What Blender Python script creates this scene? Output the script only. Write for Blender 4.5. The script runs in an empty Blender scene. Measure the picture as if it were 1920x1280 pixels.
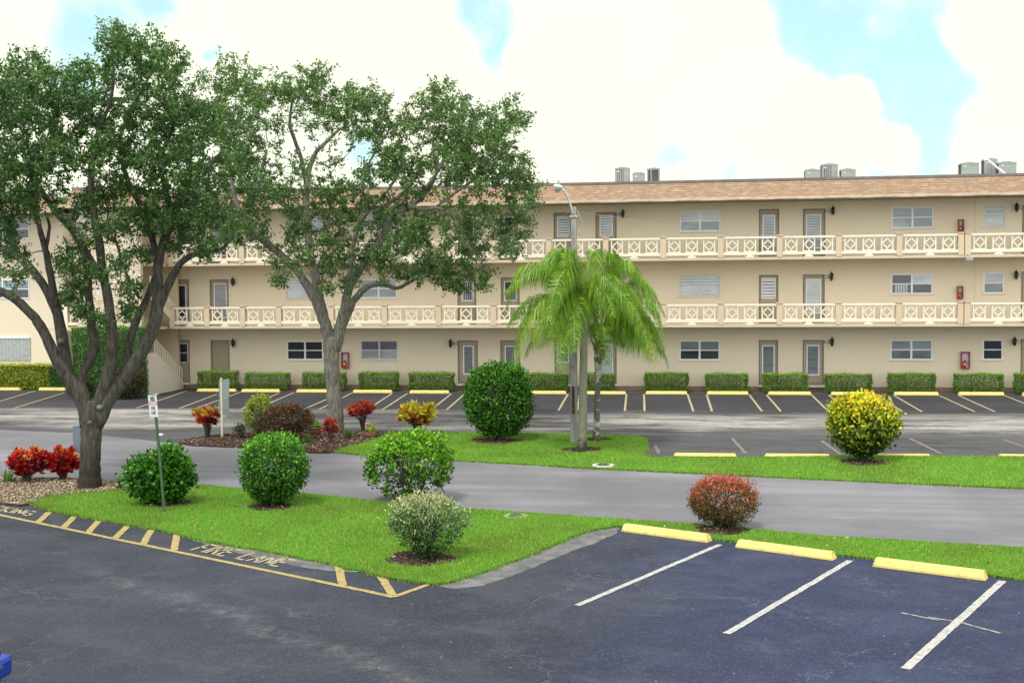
import bpy, math, random
import numpy as np
from mathutils import Vector, Matrix
from mathutils.geometry import tessellate_polygon

rng = np.random.default_rng(7)
random.seed(7)
sc = bpy.context.scene
col = sc.collection
rad = math.radians

# ------------------------------------------------------------------ camera
F_PX, CAM_H = 2150.0, 4.5
CAM = Vector((0, 0, CAM_H))
M = Matrix.Rotation(rad(8.3), 3, 'Z') @ Matrix.Rotation(rad(90 - 2.5), 3, 'X') @ Matrix.Rotation(rad(-.44), 3, 'Z')
FWD = M @ Vector((0, 0, -1))
RIGHT = M @ Vector((1, 0, 0))

def ray(px, py):
    return M @ Vector(((px - 960) / F_PX, -(py - 640) / F_PX, -1))
def G(px, py, z=0.0):                       # a point of the photograph carried down to the ground
    d = ray(px, py); return CAM + d * ((z - CAM_H) / d.z)
def P(px, py, Y):                           # ... to a wall plane
    d = ray(px, py); return CAM + d * (Y / d.y)
def D(px, py, base, off=0.0):               # ... to the depth of a standing thing
    dep = (base - CAM).dot(FWD) + off
    return CAM + ray(px, py) * dep
def ppm(base):
    return F_PX / (base - CAM).dot(FWD)

cam_d = bpy.data.cameras.new('camera'); cam = bpy.data.objects.new('camera', cam_d); col.objects.link(cam)
cam_d.sensor_width = 36; cam_d.lens = F_PX / 1920 * 36; cam_d.clip_end = 3000; cam_d.clip_start = .1
cam.matrix_world = Matrix.Translation(CAM) @ M.to_4x4()
sc.camera = cam

# ------------------------------------------------------------------ materials
class NT:
    def __init__(s, tree):
        s.t = tree; s.n = tree.nodes; s.l = tree.links
    def node(s, typ, **kw):
        n = s.n.new(typ)
        for k, v in kw.items():
            if k == 'inp':
                for a, b in v.items():
                    sock = n.inputs[a]
                    if isinstance(b, bpy.types.NodeSocket): s.l.new(b, sock)
                    else: sock.default_value = b
            else: setattr(n, k, v)
        return n
    def math(s, op, a, b=0.0, c=0.0, clamp=False):
        n = s.node('ShaderNodeMath', operation=op, use_clamp=clamp, inp={0: a, 1: b})
        if op in ('MULTIPLY_ADD',): n.inputs[2].default_value = c
        return n.outputs[0]
    def mix(s, f, a, b, blend='MIX'):
        n = s.node('ShaderNodeMix', data_type='RGBA', blend_type=blend)
        for i, v in ((0, f), (6, a), (7, b)):
            if isinstance(v, bpy.types.NodeSocket): s.l.new(v, n.inputs[i])
            else: n.inputs[i].default_value = v if i == 0 else c4(v)
        return n.outputs[2]
    def noise(s, vec, scale, detail=4, rough=.55, out=0, dist=0.0):
        n = s.node('ShaderNodeTexNoise', inp={'Scale': scale, 'Detail': detail, 'Roughness': rough, 'Distortion': dist})
        if vec is not None: s.l.new(vec, n.inputs['Vector'])
        return n.outputs[out]
    def ramp(s, f, a, b, lo=0.0, hi=1.0):
        n = s.node('ShaderNodeMapRange', inp={0: f, 1: a, 2: b, 3: lo, 4: hi}); n.interpolation_type = 'SMOOTHSTEP'
        return n.outputs[0]
    def pos(s, scale=(1, 1, 1), loc=(0, 0, 0), rotz=0.0):
        g = s.node('ShaderNodeNewGeometry')
        m = s.node('ShaderNodeMapping', inp={'Vector': g.outputs['Position'], 'Scale': scale, 'Location': loc, 'Rotation': (0, 0, rotz)})
        return m.outputs[0]

def c4(v):
    return tuple(v) + (1.0,) if len(v) == 3 else tuple(v)

def new_mat(name):
    m = bpy.data.materials.new(name); m.use_nodes = True
    t = NT(m.node_tree); t.n.clear()
    o = t.node('ShaderNodeOutputMaterial'); b = t.node('ShaderNodeBsdfPrincipled')
    t.l.new(b.outputs[0], o.inputs[0])
    return m, t, b, o

def setc(t, b, c, key='Base Color'):
    if isinstance(c, bpy.types.NodeSocket): t.l.new(c, b.inputs[key])
    else: b.inputs[key].default_value = c4(c) if key == 'Base Color' else c

def bump(t, b, h, strength=.3, dist=.01):
    n = t.node('ShaderNodeBump', inp={'Strength': strength, 'Distance': dist, 'Height': h})
    t.l.new(n.outputs[0], b.inputs['Normal'])

def simple(name, c, rough=.6, var=.12, scale=6.0, metal=0.0, bumps=0.0, bscale=60, spec=.5):
    m, t, b, o = new_mat(name)
    v = t.pos()
    n = t.noise(v, scale, 5)
    c2 = tuple(max(0, x * (1 - var)) for x in c); c1 = tuple(min(1, x * (1 + var)) for x in c)
    setc(t, b, t.mix(t.ramp(n, .3, .7), c2, c1))
    b.inputs['Roughness'].default_value = rough; b.inputs['Metallic'].default_value = metal
    b.inputs['Specular IOR Level'].default_value = spec
    if bumps: bump(t, b, t.noise(v, bscale, 3), bumps, .01)
    return m

def leaf_mat(name, stops, trans=.3, rough=.45, patch=None):
    """leaf colours from the per-leaf attribute 'rnd' (0..1)"""
    m, t, b, o = new_mat(name)
    a = t.node('ShaderNodeAttribute', attribute_name='rnd')
    r = t.node('ShaderNodeValToRGB')
    cr = r.color_ramp
    while len(cr.elements) < len(stops): cr.elements.new(.5)
    for e, (p, c) in zip(cr.elements, stops):
        e.position = p; e.color = c4(c)
    t.l.new(a.outputs['Fac'], r.inputs[0])
    c = r.outputs[0]
    if patch:
        c = t.mix(t.ramp(t.noise(t.pos(), patch[0], 2), .42, .65), c, t.mix(1.0, c, patch[1], 'MULTIPLY'))
        c = t.mix(t.ramp(t.noise(t.pos(), 2.6, 5, .7), .62, .78, 0, .55), c, (.3, .3, .09))
    setc(t, b, c); b.inputs['Roughness'].default_value = rough
    b.inputs['Specular IOR Level'].default_value = .28
    tr = t.node('ShaderNodeBsdfTranslucent'); t.l.new(c, tr.inputs[0])
    mx = t.node('ShaderNodeMixShader', inp={0: trans}); t.l.new(b.outputs[0], mx.inputs[1]); t.l.new(tr.outputs[0], mx.inputs[2])
    t.l.new(mx.outputs[0], o.inputs[0])
    return m

def stucco(name, c, dark=.86):
    m, t, b, o = new_mat(name)
    v = t.pos()
    base = t.mix(t.ramp(t.noise(v, .35, 5, .6), .35, .7), tuple(x * .955 for x in c), c)
    streak = t.noise(t.pos((2.2, 2.2, .12)), 1.6, 5, .65)
    base = t.mix(t.ramp(streak, .56, .8, 0, .45), base, tuple(x * dark for x in c))
    base = t.mix(t.ramp(t.noise(v, 26, 3), .35, .75, 0, .14), base, tuple(x * .8 for x in c))
    base = t.mix(t.ramp(t.noise(t.pos((7, 7, .35), (2, 0, 1)), 1.4, 5, .7), .62, .8, 0, .3), base, tuple(x * .72 for x in c))
    # mildew and splash dirt near the slab and ground lines is broken up and faint
    setc(t, b, base); b.inputs['Roughness'].default_value = .85
    b.inputs['Specular IOR Level'].default_value = .25
    bump(t, b, t.noise(v, 70, 3), .35, .006)
    return m

MAT = {}
MAT['stucco'] = stucco('cream_stucco', (.73, .648, .485))
MAT['stucco_tan'] = stucco('tan_stucco', (.6, .495, .345))
MAT['stucco_pale'] = stucco('pale_stucco', (.72, .65, .52))
MAT['rail'] = stucco('cream_rail_paint', (.78, .725, .585), .85)
MAT['plinth'] = simple('brown_plinth_paint', (.235, .17, .125), .8, .15, 3, bumps=.3)
MAT['door'] = simple('tan_door_paint', (.34, .285, .2), .5, .04, 2)
MAT['door_frame'] = simple('brown_door_frame_paint', (.2, .168, .11), .55, .06, 3)
MAT['white'] = simple('white_window_paint', (.74, .76, .77), .45, .05, 3)
MAT['offwhite'] = simple('offwhite_blind', (.62, .66, .68), .6, .05, 5)
MAT['alu'] = simple('mill_aluminium', (.5, .51, .52), .45, .08, 4, metal=.3)
MAT['purple'] = simple('purple_curtain', (.15, .11, .18), .8, .1, 5)
MAT['roomdark'] = simple('dark_room', (.02, .022, .026), .9, .2, 3)
MAT['curtain'] = simple('pale_curtain', (.5, .53, .55), .8, .12, 8)
MAT['black'] = simple('black_iron', (.015, .015, .016), .4, .1, 6)
MAT['red'] = simple('red_enamel', (.34, .02, .035), .4, .15, 9)
MAT['redpaint'] = simple('extinguisher_red', (.5, .015, .02), .3, .1, 9)
MAT['yellowlabel'] = simple('yellow_label', (.65, .5, .06), .5, .1, 9)
MAT['brass'] = simple('brass', (.5, .38, .18), .35, .1, 9, metal=.9)
MAT['sill'] = simple('pale_sill', (.62, .6, .56), .7, .1, 6)
MAT['trim'] = simple('roof_edge_metal', (.16, .135, .125), .5, .15, 2)
MAT['fascia'] = simple('fascia_board', (.52, .42, .31), .7, .12, 3)
MAT['soffit'] = simple('soffit', (.3, .25, .19), .8, .1, 2)
MAT['acgreen'] = simple('condenser_green_grey', (.29, .335, .305), .5, .08, 4)
MAT['acgrey'] = simple('condenser_grey', (.3, .31, .3), .5, .08, 4)
MAT['acdark'] = simple('condenser_grille', (.06, .065, .075), .6, .15, 6)
MAT['pvc'] = simple('white_pipe', (.78, .78, .78), .4, .05, 6)
MAT['galv'] = simple('galvanised_steel', (.42, .46, .46), .4, .12, 6, metal=.5)
MAT['signwhite'] = simple('sign_white', (.52, .54, .54), .4, .06, 8)
MAT['signback'] = simple('sign_back_metal', (.36, .42, .41), .45, .08, 6, metal=.15)
MAT['signblue'] = simple('sign_back_blue_grey', (.16, .21, .26), .5, .1, 6)
MAT['woodpost'] = simple('pale_post', (.5, .49, .38), .7, .14, 9)
MAT['greenpost'] = simple('green_post_enamel', (.045, .09, .04), .45, .2, 9)
MAT['textred'] = simple('sign_red', (.42, .14, .15), .5, .05, 9)
MAT['textblack'] = simple('sign_black', (.16, .16, .16), .5, .05, 9)
MAT['terracotta'] = simple('terracotta', (.26, .12, .065), .7, .25, 14, bumps=.3)
MAT['darkpot'] = simple('brown_glazed_pot', (.13, .075, .045), .4, .2, 12)
MAT['pink'] = simple('pink_petals', (.75, .12, .25), .6, .1, 9)
MAT['stem'] = simple('grey_brown_stem', (.055, .042, .03), .8, .25, 20)
MAT['twig'] = simple('twig_bark', (.15, .135, .105), .85, .25, 12)
MAT['tyre'] = simple('tyre_rubber', (.02, .02, .02), .8, .1, 9)
MAT['carblue'] = simple('blue_car_paint', (.008, .045, .34), .18, .03, 4)
MAT['tail'] = simple('tail_lamp_orange', (.22, .045, .02), .25, .2, 9)
MAT['chrome'] = simple('chrome', (.7, .7, .7), .15, .03, 9, metal=1)
MAT['litter'] = simple('white_stone', (.8, .8, .8), .6, .05, 9)
MAT['ironlid'] = simple('iron_cover', (.09, .09, .09), .7, .25, 12)
MAT['ringwhite'] = simple('white_concrete_ring', (.68, .67, .62), .8, .14, 12)
MAT['headglass'] = simple('lamp_lens', (.3, .32, .3), .25, .05, 9)

def glass(name, c, rough=.06, refl=.35):
    m, t, b, o = new_mat(name)
    v = t.pos((.6, .6, 1.4))
    n = t.noise(v, 1.3, 3)
    setc(t, b, t.mix(t.ramp(n, .35, .7), tuple(x * .75 for x in c), tuple(x * 1.3 for x in c)))
    b.inputs['Roughness'].default_value = rough
    b.inputs['Specular IOR Level'].default_value = .5
    b.inputs['Coat Weight'].default_value = refl; b.inputs['Coat Roughness'].default_value = .03
    bump(t, b, t.noise(t.pos((1, 1, 3)), 2.5, 2), .06, .02)
    return m
MAT['glass_dark'] = glass('window_glass_dark', (.022, .03, .036), .05, .6)
MAT['glass_grey'] = glass('window_glass_over_blind', (.13, .16, .175), .08, .5)
MAT['glass_mid'] = glass('window_glass_reflecting', (.2, .27, .29), .08, .6)
MAT['glass_light'] = glass('window_glass_over_pale_blind', (.4, .46, .48), .1, .5)
MAT['glass_frost'] = glass('window_glass_frosted', (.3, .32, .33), .3, .3)
MAT['lanternglass'] = glass('smoked_lantern_glass', (.03, .03, .03), .1, .3)
MAT['carglass'] = glass('car_glass', (.01, .012, .014), .04, 1)

# roof shingle
m, t, b, o = new_mat('blended_roof_shingle')
g = t.node('ShaderNodeNewGeometry')
sep = t.node('ShaderNodeSeparateXYZ', inp={0: g.outputs['Position']})
cmb = t.node('ShaderNodeCombineXYZ', inp={0: t.math('ADD', sep.outputs[0], t.math('MULTIPLY', sep.outputs[1], .7)), 1: sep.outputs[2], 2: 0.0})
bt = t.node('ShaderNodeTexBrick', offset=.37, squash=.8, squash_frequency=3, inp={'Vector': cmb.outputs[0], 'Color1': c4((.3, .19, .12)), 'Color2': c4((.38, .27, .165)), 'Mortar': c4((.2, .125, .085)),
            'Scale': 1.0, 'Mortar Size': .006, 'Mortar Smooth': .3, 'Bias': 0.0, 'Brick Width': .24, 'Row Height': .1})
c = t.mix(t.ramp(t.noise(t.pos((3.2, 3.2, 9.5)), 1.3, 2), .45, .62), bt.outputs[0], (.275, .185, .12))
c = t.mix(t.ramp(t.noise(t.pos((2.5, 2.5, 9.9), (7, 3, 2)), 1.1, 2), .52, .68), c, (.38, .29, .19))
c = t.mix(t.ramp(t.noise(t.pos((.3, .3, .6)), 1, 4), .5, .8, 0, .35), c, (.27, .19, .14))
setc(t, b, c); b.inputs['Roughness'].default_value = .9
bump(t, b, t.noise(t.pos(), 40, 3), .4, .01)
MAT['shingle'] = m

# stone cladding
m, t, b, o = new_mat('flagstone_cladding')
v = t.pos((1, 1, 2.0))
vo = t.node('ShaderNodeTexVoronoi', feature='DISTANCE_TO_EDGE', inp={'Vector': v, 'Scale': 4.6})
vc = t.node('ShaderNodeTexVoronoi', inp={'Vector': v, 'Scale': 4.6})
hs = t.node('ShaderNodeSeparateColor', inp={0: vc.outputs['Color']})
c = t.mix(hs.outputs[0], (.62, .54, .4), (.74, .68, .55))
c = t.mix(t.ramp(hs.outputs[1], .72, .9), c, (.58, .42, .22))
c = t.mix(t.ramp(t.noise(t.pos(), 9, 4), .4, .75, 0, .4), c, (.45, .37, .26))
c = t.mix(t.ramp(vo.outputs[0], .0, .06, .7, 0), c, (.36, .3, .21))
setc(t, b, c); b.inputs['Roughness'].default_value = .9
bump(t, b, t.ramp(vo.outputs[0], 0, .09), .8, .04)
MAT['stone'] = m

# bark
def bark(name, c1, c2, c3, sc_=1.0):
    m, t, b, o = new_mat(name)
    v = t.pos((9 * sc_, 9 * sc_, 2.2 * sc_))
    n = t.noise(v, 1.6, 6, .7)
    c = t.mix(t.ramp(n, .35, .68), c1, c2)
    c = t.mix(t.ramp(t.noise(t.pos(), 2.3, 4), .52, .68, 0, .7), c, c3)
    c = t.mix(t.ramp(t.noise(t.pos(), 30, 3), .5, .7, 0, .4), c, tuple(x * .5 for x in c1))
    if sc_ == 1.01:                          # wet foot of the trunk
        sp = t.node('ShaderNodeSeparateXYZ', inp={0: t.pos()})
        c = t.mix(t.ramp(t.math('ADD', sp.outputs[2], t.math('MULTIPLY', t.noise(t.pos(), 2.5, 4), .8)), .7, 1.9, .75, 0), c, (.018, .016, .013))
    setc(t, b, c); b.inputs['Roughness'].default_value = .9; b.inputs['Specular IOR Level'].default_value = .2
    bump(t, b, n, .9, .04)
    return m
MAT['bark1'] = bark('oak_bark_dark', (.045, .04, .032), (.125, .116, .094), (.085, .09, .07), 1.01)
MAT['bark2'] = bark('oak_bark_grey', (.115, .107, .088), (.3, .283, .235), (.22, .23, .19))
def palm_bark(name, c1, c2, c3, dark_to):
    m, t, b, o = new_mat(name)
    g = t.node('ShaderNodeNewGeometry'); sp = t.node('ShaderNodeSeparateXYZ', inp={0: g.outputs['Position']})
    z = t.math('ADD', sp.outputs[2], t.math('MULTIPLY', t.noise(t.pos(), 5, 3), .05))
    w = t.math('FRACT', t.math('MULTIPLY', z, 11.0))
    c = t.mix(t.ramp(w, .0, .25), c1, c2)
    c = t.mix(t.ramp(t.noise(t.pos(), 5, 4), .48, .62), c, c3)
    c = t.mix(t.ramp(t.math('ADD', sp.outputs[2], t.noise(t.pos(), 7, 3)), dark_to + .3, dark_to + .75, 1, 0), c, (.03, .026, .022))
    setc(t, b, c); b.inputs['Roughness'].default_value = .9
    bump(t, b, w, .4, .01)
    return m
MAT['palmbark1'] = palm_bark('palm_bark_ringed', (.12, .115, .08), (.2, .195, .14), (.15, .17, .11), .3)
MAT['palmbark2'] = palm_bark('palm_bark_lichen', (.07, .06, .05), (.12, .11, .09), (.42, .42, .36), -.3)
MAT['boot'] = simple('palm_boot', (.11, .08, .055), .9, .4, 14, bumps=.6, bscale=20)

# leaves
MAT['leaf_oak1'] = leaf_mat('oak_leaf', [(0, (0.030, 0.067, 0.020)), (.55, (0.084, 0.179, 0.046)), (.85, (0.143, 0.273, 0.064)), (1, (0.251, 0.409, 0.091))], .3, .38)
MAT['leaf_oak2'] = leaf_mat('oak_leaf_paler', [(0, (0.039, 0.077, 0.023)), (.55, (0.116, 0.213, 0.060)), (.85, (0.178, 0.320, 0.079)), (1, (0.320, 0.462, 0.118))], .3, .4)
MAT['leaf_hedge'] = leaf_mat('hedge_leaf', [(0, (0.044, 0.099, 0.015)), (.5, (0.129, 0.277, 0.029)), (.8, (0.274, 0.440, 0.050)), (1, (0.489, 0.619, 0.116))], .2)
MAT['leaf_variegated'] = leaf_mat('variegated_hedge_leaf', [(0, (0.092, 0.161, 0.023)), (.4, (0.299, 0.368, 0.034)), (.75, (0.575, 0.575, 0.081)), (1, (0.759, 0.736, 0.230))], .2)
MAT['leaf_darkhedge'] = leaf_mat('dark_hedge_leaf', [(0, (0.024, 0.071, 0.015)), (.5, (0.078, 0.233, 0.039)), (.9, (0.155, 0.428, 0.059)), (1, (0.253, 0.583, 0.098))], .2)
MAT['leaf_ball'] = leaf_mat('ball_shrub_leaf', [(0, (0.018, 0.058, 0.007)), (.5, (0.084, 0.258, 0.023)), (.8, (0.154, 0.419, 0.034)), (1, (0.348, 0.676, 0.069))], .25, .35)
MAT['leaf_loose'] = leaf_mat('broad_shrub_leaf', [(0, (0.017, 0.058, 0.007)), (.5, (0.069, 0.248, 0.020)), (.85, (0.127, 0.397, 0.030)), (1, (0.462, 0.558, 0.100))], .3, .3)
MAT['leaf_lime'] = leaf_mat('light_green_leaf', [(0, (0.023, 0.059, 0.007)), (.45, (0.119, 0.333, 0.020)), (.8, (0.248, 0.517, 0.030)), (1, (0.454, 0.616, 0.060))], .35, .35)
MAT['leaf_pale'] = leaf_mat('cream_edged_leaf', [(0, (0.025, 0.067, 0.015)), (.35, (0.128, 0.253, 0.073)), (.6, (0.331, 0.441, 0.184)), (.85, (0.551, 0.617, 0.331)), (1, (0.606, 0.484, 0.275))], .25)
MAT['leaf_red'] = leaf_mat('red_tipped_leaf', [(0, (0.035, 0.050, 0.011)), (.35, (0.179, 0.119, 0.028)), (.6, (0.357, 0.106, 0.039)), (.85, (0.550, 0.100, 0.066)), (1, (0.715, 0.172, 0.110))], .25)
MAT['leaf_yellow'] = leaf_mat('yellow_shrub_leaf', [(0, (.02, .05, .008)), (.28, (.11, .19, .02)), (.55, (.4, .46, .025)), (.85, (.78, .66, .02)), (1, (.85, .6, .04))], .2)
MAT['leaf_brownred'] = leaf_mat('brown_red_leaf', [(0, (0.041, 0.034, 0.016)), (.5, (0.121, 0.061, 0.027)), (.85, (0.189, 0.074, 0.041)), (1, (0.162, 0.189, 0.054))], .2)
MAT['leaf_limeshrub'] = leaf_mat('lime_shrub_leaf', [(0, (0.092, 0.138, 0.017)), (.5, (0.276, 0.380, 0.034)), (1, (0.575, 0.632, 0.069))], .3)
MAT['croton_red'] = leaf_mat('croton_leaf_red', [(0, (0.030, 0.012, 0.009)), (.35, (0.200, 0.012, 0.014)), (.7, (0.500, 0.020, 0.022)), (.9, (0.650, 0.080, 0.040)), (1, (0.600, 0.320, 0.050))], .2, .3)
MAT['croton_mix'] = leaf_mat('croton_leaf_mixed', [(0, (.06, .015, .015)), (.3, (.3, .02, .02)), (.55, (.48, .08, .02)), (.8, (.55, .42, .04)), (1, (.3, .35, .04))], .2, .3)
MAT['croton_orange'] = leaf_mat('croton_leaf_orange', [(0, (.08, .02, .015)), (.4, (.3, .03, .025)), (.7, (.52, .1, .05)), (1, (.62, .2, .1))], .2, .3)
MAT['croton_yellow'] = leaf_mat('croton_leaf_yellow', [(0, (.09, .03, .02)), (.3, (.3, .09, .03)), (.55, (.5, .3, .04)), (.8, (.7, .6, .04)), (1, (.45, .48, .06))], .2, .3)
MAT['leaf_dusk'] = leaf_mat('dark_foliage_leaf', [(0, (.02, .03, .01)), (.5, (.06, .05, .02)), (.8, (.14, .06, .03)), (1, (.25, .22, .05))], .2)
MAT['leaf_grey'] = leaf_mat('grey_green_leaf', [(0, (.05, .06, .04)), (.6, (.1, .13, .07)), (1, (.16, .2, .1))], .2)
MAT['palm1'] = leaf_mat('palm_leaflet', [(0, (0.062, 0.161, 0.020)), (.5, (0.163, 0.345, 0.025)), (.85, (0.300, 0.506, 0.040)), (1, (0.525, 0.598, 0.040))], .35, .35)
MAT['palm_y'] = leaf_mat('palm_leaflet_yellowing', [(0, (0.104, 0.240, 0.020)), (.5, (0.240, 0.420, 0.030)), (1, (0.400, 0.500, 0.050))], .35, .35)
MAT['grass'] = leaf_mat('grass_blade', [(0, (0.132, 0.280, 0.025)), (.5, (0.186, 0.430, 0.051)), (.85, (0.288, 0.535, 0.085)), (.97, (0.479, 0.581, 0.103)), (1, (0.504, 0.402, 0.239))], .4, .5, (.5, (.92, .78, .9)))
MAT['tuft'] = leaf_mat('tuft_blade', [(0, (.05, .13, .02)), (1, (.14, .28, .05))], .3, .45)
MAT['agave'] = leaf_mat('strap_leaf', [(0, (.06, .13, .02)), (1, (.2, .32, .08))], .2, .4)
MAT['chips'] = leaf_mat('bark_chips', [(0, (.04, .022, .016)), (.6, (.13, .075, .055)), (.9, (.24, .17, .13)), (1, (.4, .35, .3))], .0, .9)
MAT['chips_pale'] = leaf_mat('stone_chips', [(0, (.08, .055, .035)), (.4, (.26, .2, .13)), (.8, (.46, .38, .26)), (1, (.6, .54, .42))], .0, .9)
MAT['litterleaf'] = leaf_mat('fallen_leaves', [(0, (.12, .08, .03)), (.6, (.4, .25, .07)), (1, (.5, .42, .2))], .1, .8)

def ground_noise_mat(name, c1, c2, c3=None, scale=2, rough=.9, bscale=60):
    m, t, b, o = new_mat(name)
    v = t.pos()
    c = t.mix(t.ramp(t.noise(v, scale, 5), .35, .65), c1, c2)
    if c3: c = t.mix(t.ramp(t.noise(v, scale * 9, 4), .5, .7, 0, .8), c, c3)
    setc(t, b, c); b.inputs['Roughness'].default_value = rough; b.inputs['Specular IOR Level'].default_value = .2
    bump(t, b, t.noise(v, bscale, 3), .6, .015)
    return m
MAT['turf'] = ground_noise_mat('turf_base', (.1, .23, .014), (.15, .31, .02), (.13, .22, .02), .6)
MAT['soil'] = ground_noise_mat('dark_soil', (.03, .02, .014), (.075, .05, .035), (.1, .07, .04), 6)
MAT['mulch'] = ground_noise_mat('bark_mulch', (.06, .035, .026), (.13, .085, .065), (.22, .17, .14), 5, bscale=25)
MAT['gravel'] = ground_noise_mat('tan_gravel', (.16, .12, .08), (.34, .27, .19), (.5, .43, .33), 5, bscale=25)
MAT['earth'] = ground_noise_mat('field_grass', (.05, .11, .02), (.08, .15, .03), None, .1)
MAT['gutter'] = ground_noise_mat('old_grey_asphalt_edge', (.11, .11, .108), (.19, .19, .183), (.08, .08, .08), 3)

def paint(name, c, under, wear=(.5, .62), sc_=9.0):
    m, t, b, o = new_mat(name)
    v = t.pos()
    k = t.ramp(t.noise(v, sc_, 6, .7), wear[0], wear[1])
    k2 = t.ramp(t.noise(v, 55, 3), .5, .66, 0, .5)
    kk = t.math('MAXIMUM', t.math('MULTIPLY', k, .75), k2)
    setc(t, b, t.mix(kk, c, under)); b.inputs['Roughness'].default_value = .8
    b.inputs['Specular IOR Level'].default_value = .3
    bump(t, b, t.noise(v, 90, 2), .3, .005)
    return m
MAT['line_white'] = paint('white_line_paint', (.47, .47, .43), (.13, .13, .13), (.4, .7), 12)
MAT['line_yellow'] = paint('yellow_line_paint', (.42, .33, .12), (.12, .1, .07), (.42, .68), 10)
MAT['line_pale'] = paint('faded_yellow_line_paint', (.42, .37, .2), (.12, .11, .1), (.46, .75), 8)
MAT['line_ghost'] = paint('worn_yellow_line_paint', (.25, .21, .12), (.13, .13, .13), (.42, .55), 5)
MAT['stop'] = paint('yellow_stop_paint', (.7, .57, .17), (.3, .26, .19), (.47, .72), 8)
MAT['scrape'] = paint('scraped_tarmac', (.34, .33, .31), (.06, .06, .08), (.45, .6), 9)
MAT['teal'] = simple('teal_spray_mark', (.05, .35, .28), .8, .3, 20)

def asphalt(name, base, light, kind):
    m, t, b, o = new_mat(name)
    v = t.pos()
    c = t.mix(t.ramp(t.noise(v, .22, 4, .6), .35, .65), tuple(x * .8 for x in base), tuple(x * 1.3 for x in base))
    if kind == 'near':
        # bluish sealer on the bays to the right, greyer on the lane
        sp = t.node('ShaderNodeSeparateXYZ', inp={0: v})
        k = t.ramp(t.math('ADD', sp.outputs[0], t.math('MULTIPLY', t.noise(v, .5, 3), 3.0)), -1.5, 3.2)
        c = t.mix(t.math('MULTIPLY', k, .8), c, (.018, .026, .068))
        c = t.mix(t.ramp(t.noise(t.pos((.7, .7, 1), (4, 9, 0)), 1.0, 6, .65, 0, .8), .42, .7, 0, .75), c, t.mix(k, (.05, .053, .066), (.036, .05, .1)))
        # brushed patches
        c = t.mix(t.ramp(t.noise(t.pos((.5, 1.3, 1), (0, 0, 0), .5), 1.2, 5, .65, 0, .6), .5, .78, 0, .5), c, (.07, .078, .105))
        # a pale worn track across the lane
        a0 = G(150, 1060); a1 = G(740, 1262); dv = (a1 - a0).normalized()
        d = t.node('ShaderNodeVectorMath', operation='SUBTRACT', inp={0: v, 1: tuple(a0)}).outputs[0]
        dist = t.node('ShaderNodeVectorMath', operation='DOT_PRODUCT', inp={0: d, 1: (-dv.y, dv.x, 0)}).outputs[1]
        along = t.node('ShaderNodeVectorMath', operation='DOT_PRODUCT', inp={0: d, 1: (dv.x, dv.y, 0)}).outputs[1]
        dist = t.math('ABSOLUTE', t.math('ADD', dist, t.math('MULTIPLY', t.math('SUBTRACT', t.noise(v, .6, 4), .5), .9)))
        k = t.math('MULTIPLY', t.ramp(dist, .0, .42, 1, 0), t.ramp(t.noise(v, 2.4, 8, .8), .4, .72))
        L = (a1 - a0).length
        k = t.math('MULTIPLY', k, t.math('MULTIPLY', t.ramp(along, -1, 1.5), t.ramp(along, L, L + 2.5, 1, 0)))
        c = t.mix(t.math('MULTIPLY', k, .62), c, (.17, .168, .165))
        # dried puddle marks
        c = t.mix(t.math('MULTIPLY', t.ramp(t.noise(v, 2.2, 10, .85), .56, .7), t.ramp(t.noise(v, .35, 3), .45, .65, 0, .75)), c, (.19, .185, .175))
    if kind == 'far':
        sp = t.node('ShaderNodeSeparateXYZ', inp={0: v})
        wob = t.math('MULTIPLY', t.math('SUBTRACT', t.noise(t.pos((.16, 1, 1)), .8, 4), .5), 3.2)
        y = t.math('ADD', sp.outputs[1], wob)
        band = t.math('MULTIPLY', t.ramp(y, 35.5, 37.2), t.ramp(y, 41.2, 43.2, 1, 0))
        y2 = t.ramp(y, 35.5, 36.8, 1, 0)
        st = t.math('MULTIPLY', t.ramp(t.noise(t.pos((.3, 1.1, 1)), .8, 9, .75), .33, .55), t.ramp(t.noise(v, 3, 6, .8), .25, .6, .5, 1))
        c = t.mix(t.math('MULTIPLY', t.math('MULTIPLY', band, t.ramp(t.noise(t.pos((.35, .8, 1), (3, 1, 0)), .35, 5, .6), .36, .6, .15, 1)), t.math('MULTIPLY', st, 1.0)), c, (.36, .345, .31))
        c = t.mix(t.math('MULTIPLY', t.math('MULTIPLY', y2, st), .35), c, (.17, .17, .165))
        c = t.mix(t.ramp(t.noise(v, 2.0, 6, .75), .6, .76, 0, .4), c, (.2, .2, .19))
    if kind == 'road':
        st = t.noise(t.pos((.05, 1.0, 1), (0, 0, 0), .07), 1.6, 5, .6)
        c = t.mix(t.ramp(st, .38, .62, 0, .55), c, tuple(x * .78 for x in base))
        c = t.mix(t.ramp(t.noise(t.pos((.05, 2.2, 1), (0, 5, 0), .07), 1.3, 4, .6), .58, .7, 0, .5), c, tuple(x * .62 for x in base))
    # aggregate speckle
    vo = t.node('ShaderNodeTexVoronoi', inp={'Vector': v, 'Scale': 42.0})
    hs = t.node('ShaderNodeSeparateColor', inp={0: vo.outputs['Color']})
    c = t.mix(t.ramp(hs.outputs[0], .78, .98, 0, .3 if kind != 'road' else .12), c, light)
    # tiny pale bits
    v2 = t.node('ShaderNodeTexVoronoi', inp={'Vector': v, 'Scale': 4.5})
    h2 = t.node('ShaderNodeSeparateColor', inp={0: v2.outputs['Color']})
    spot = t.math('MULTIPLY', t.ramp(v2.outputs['Distance'], .03, .075, 1, 0), t.ramp(h2.outputs[0], .72, .8))
    if kind != 'road': c = t.mix(t.math('MULTIPLY', spot, .7), c, (.45, .44, .42))
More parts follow.
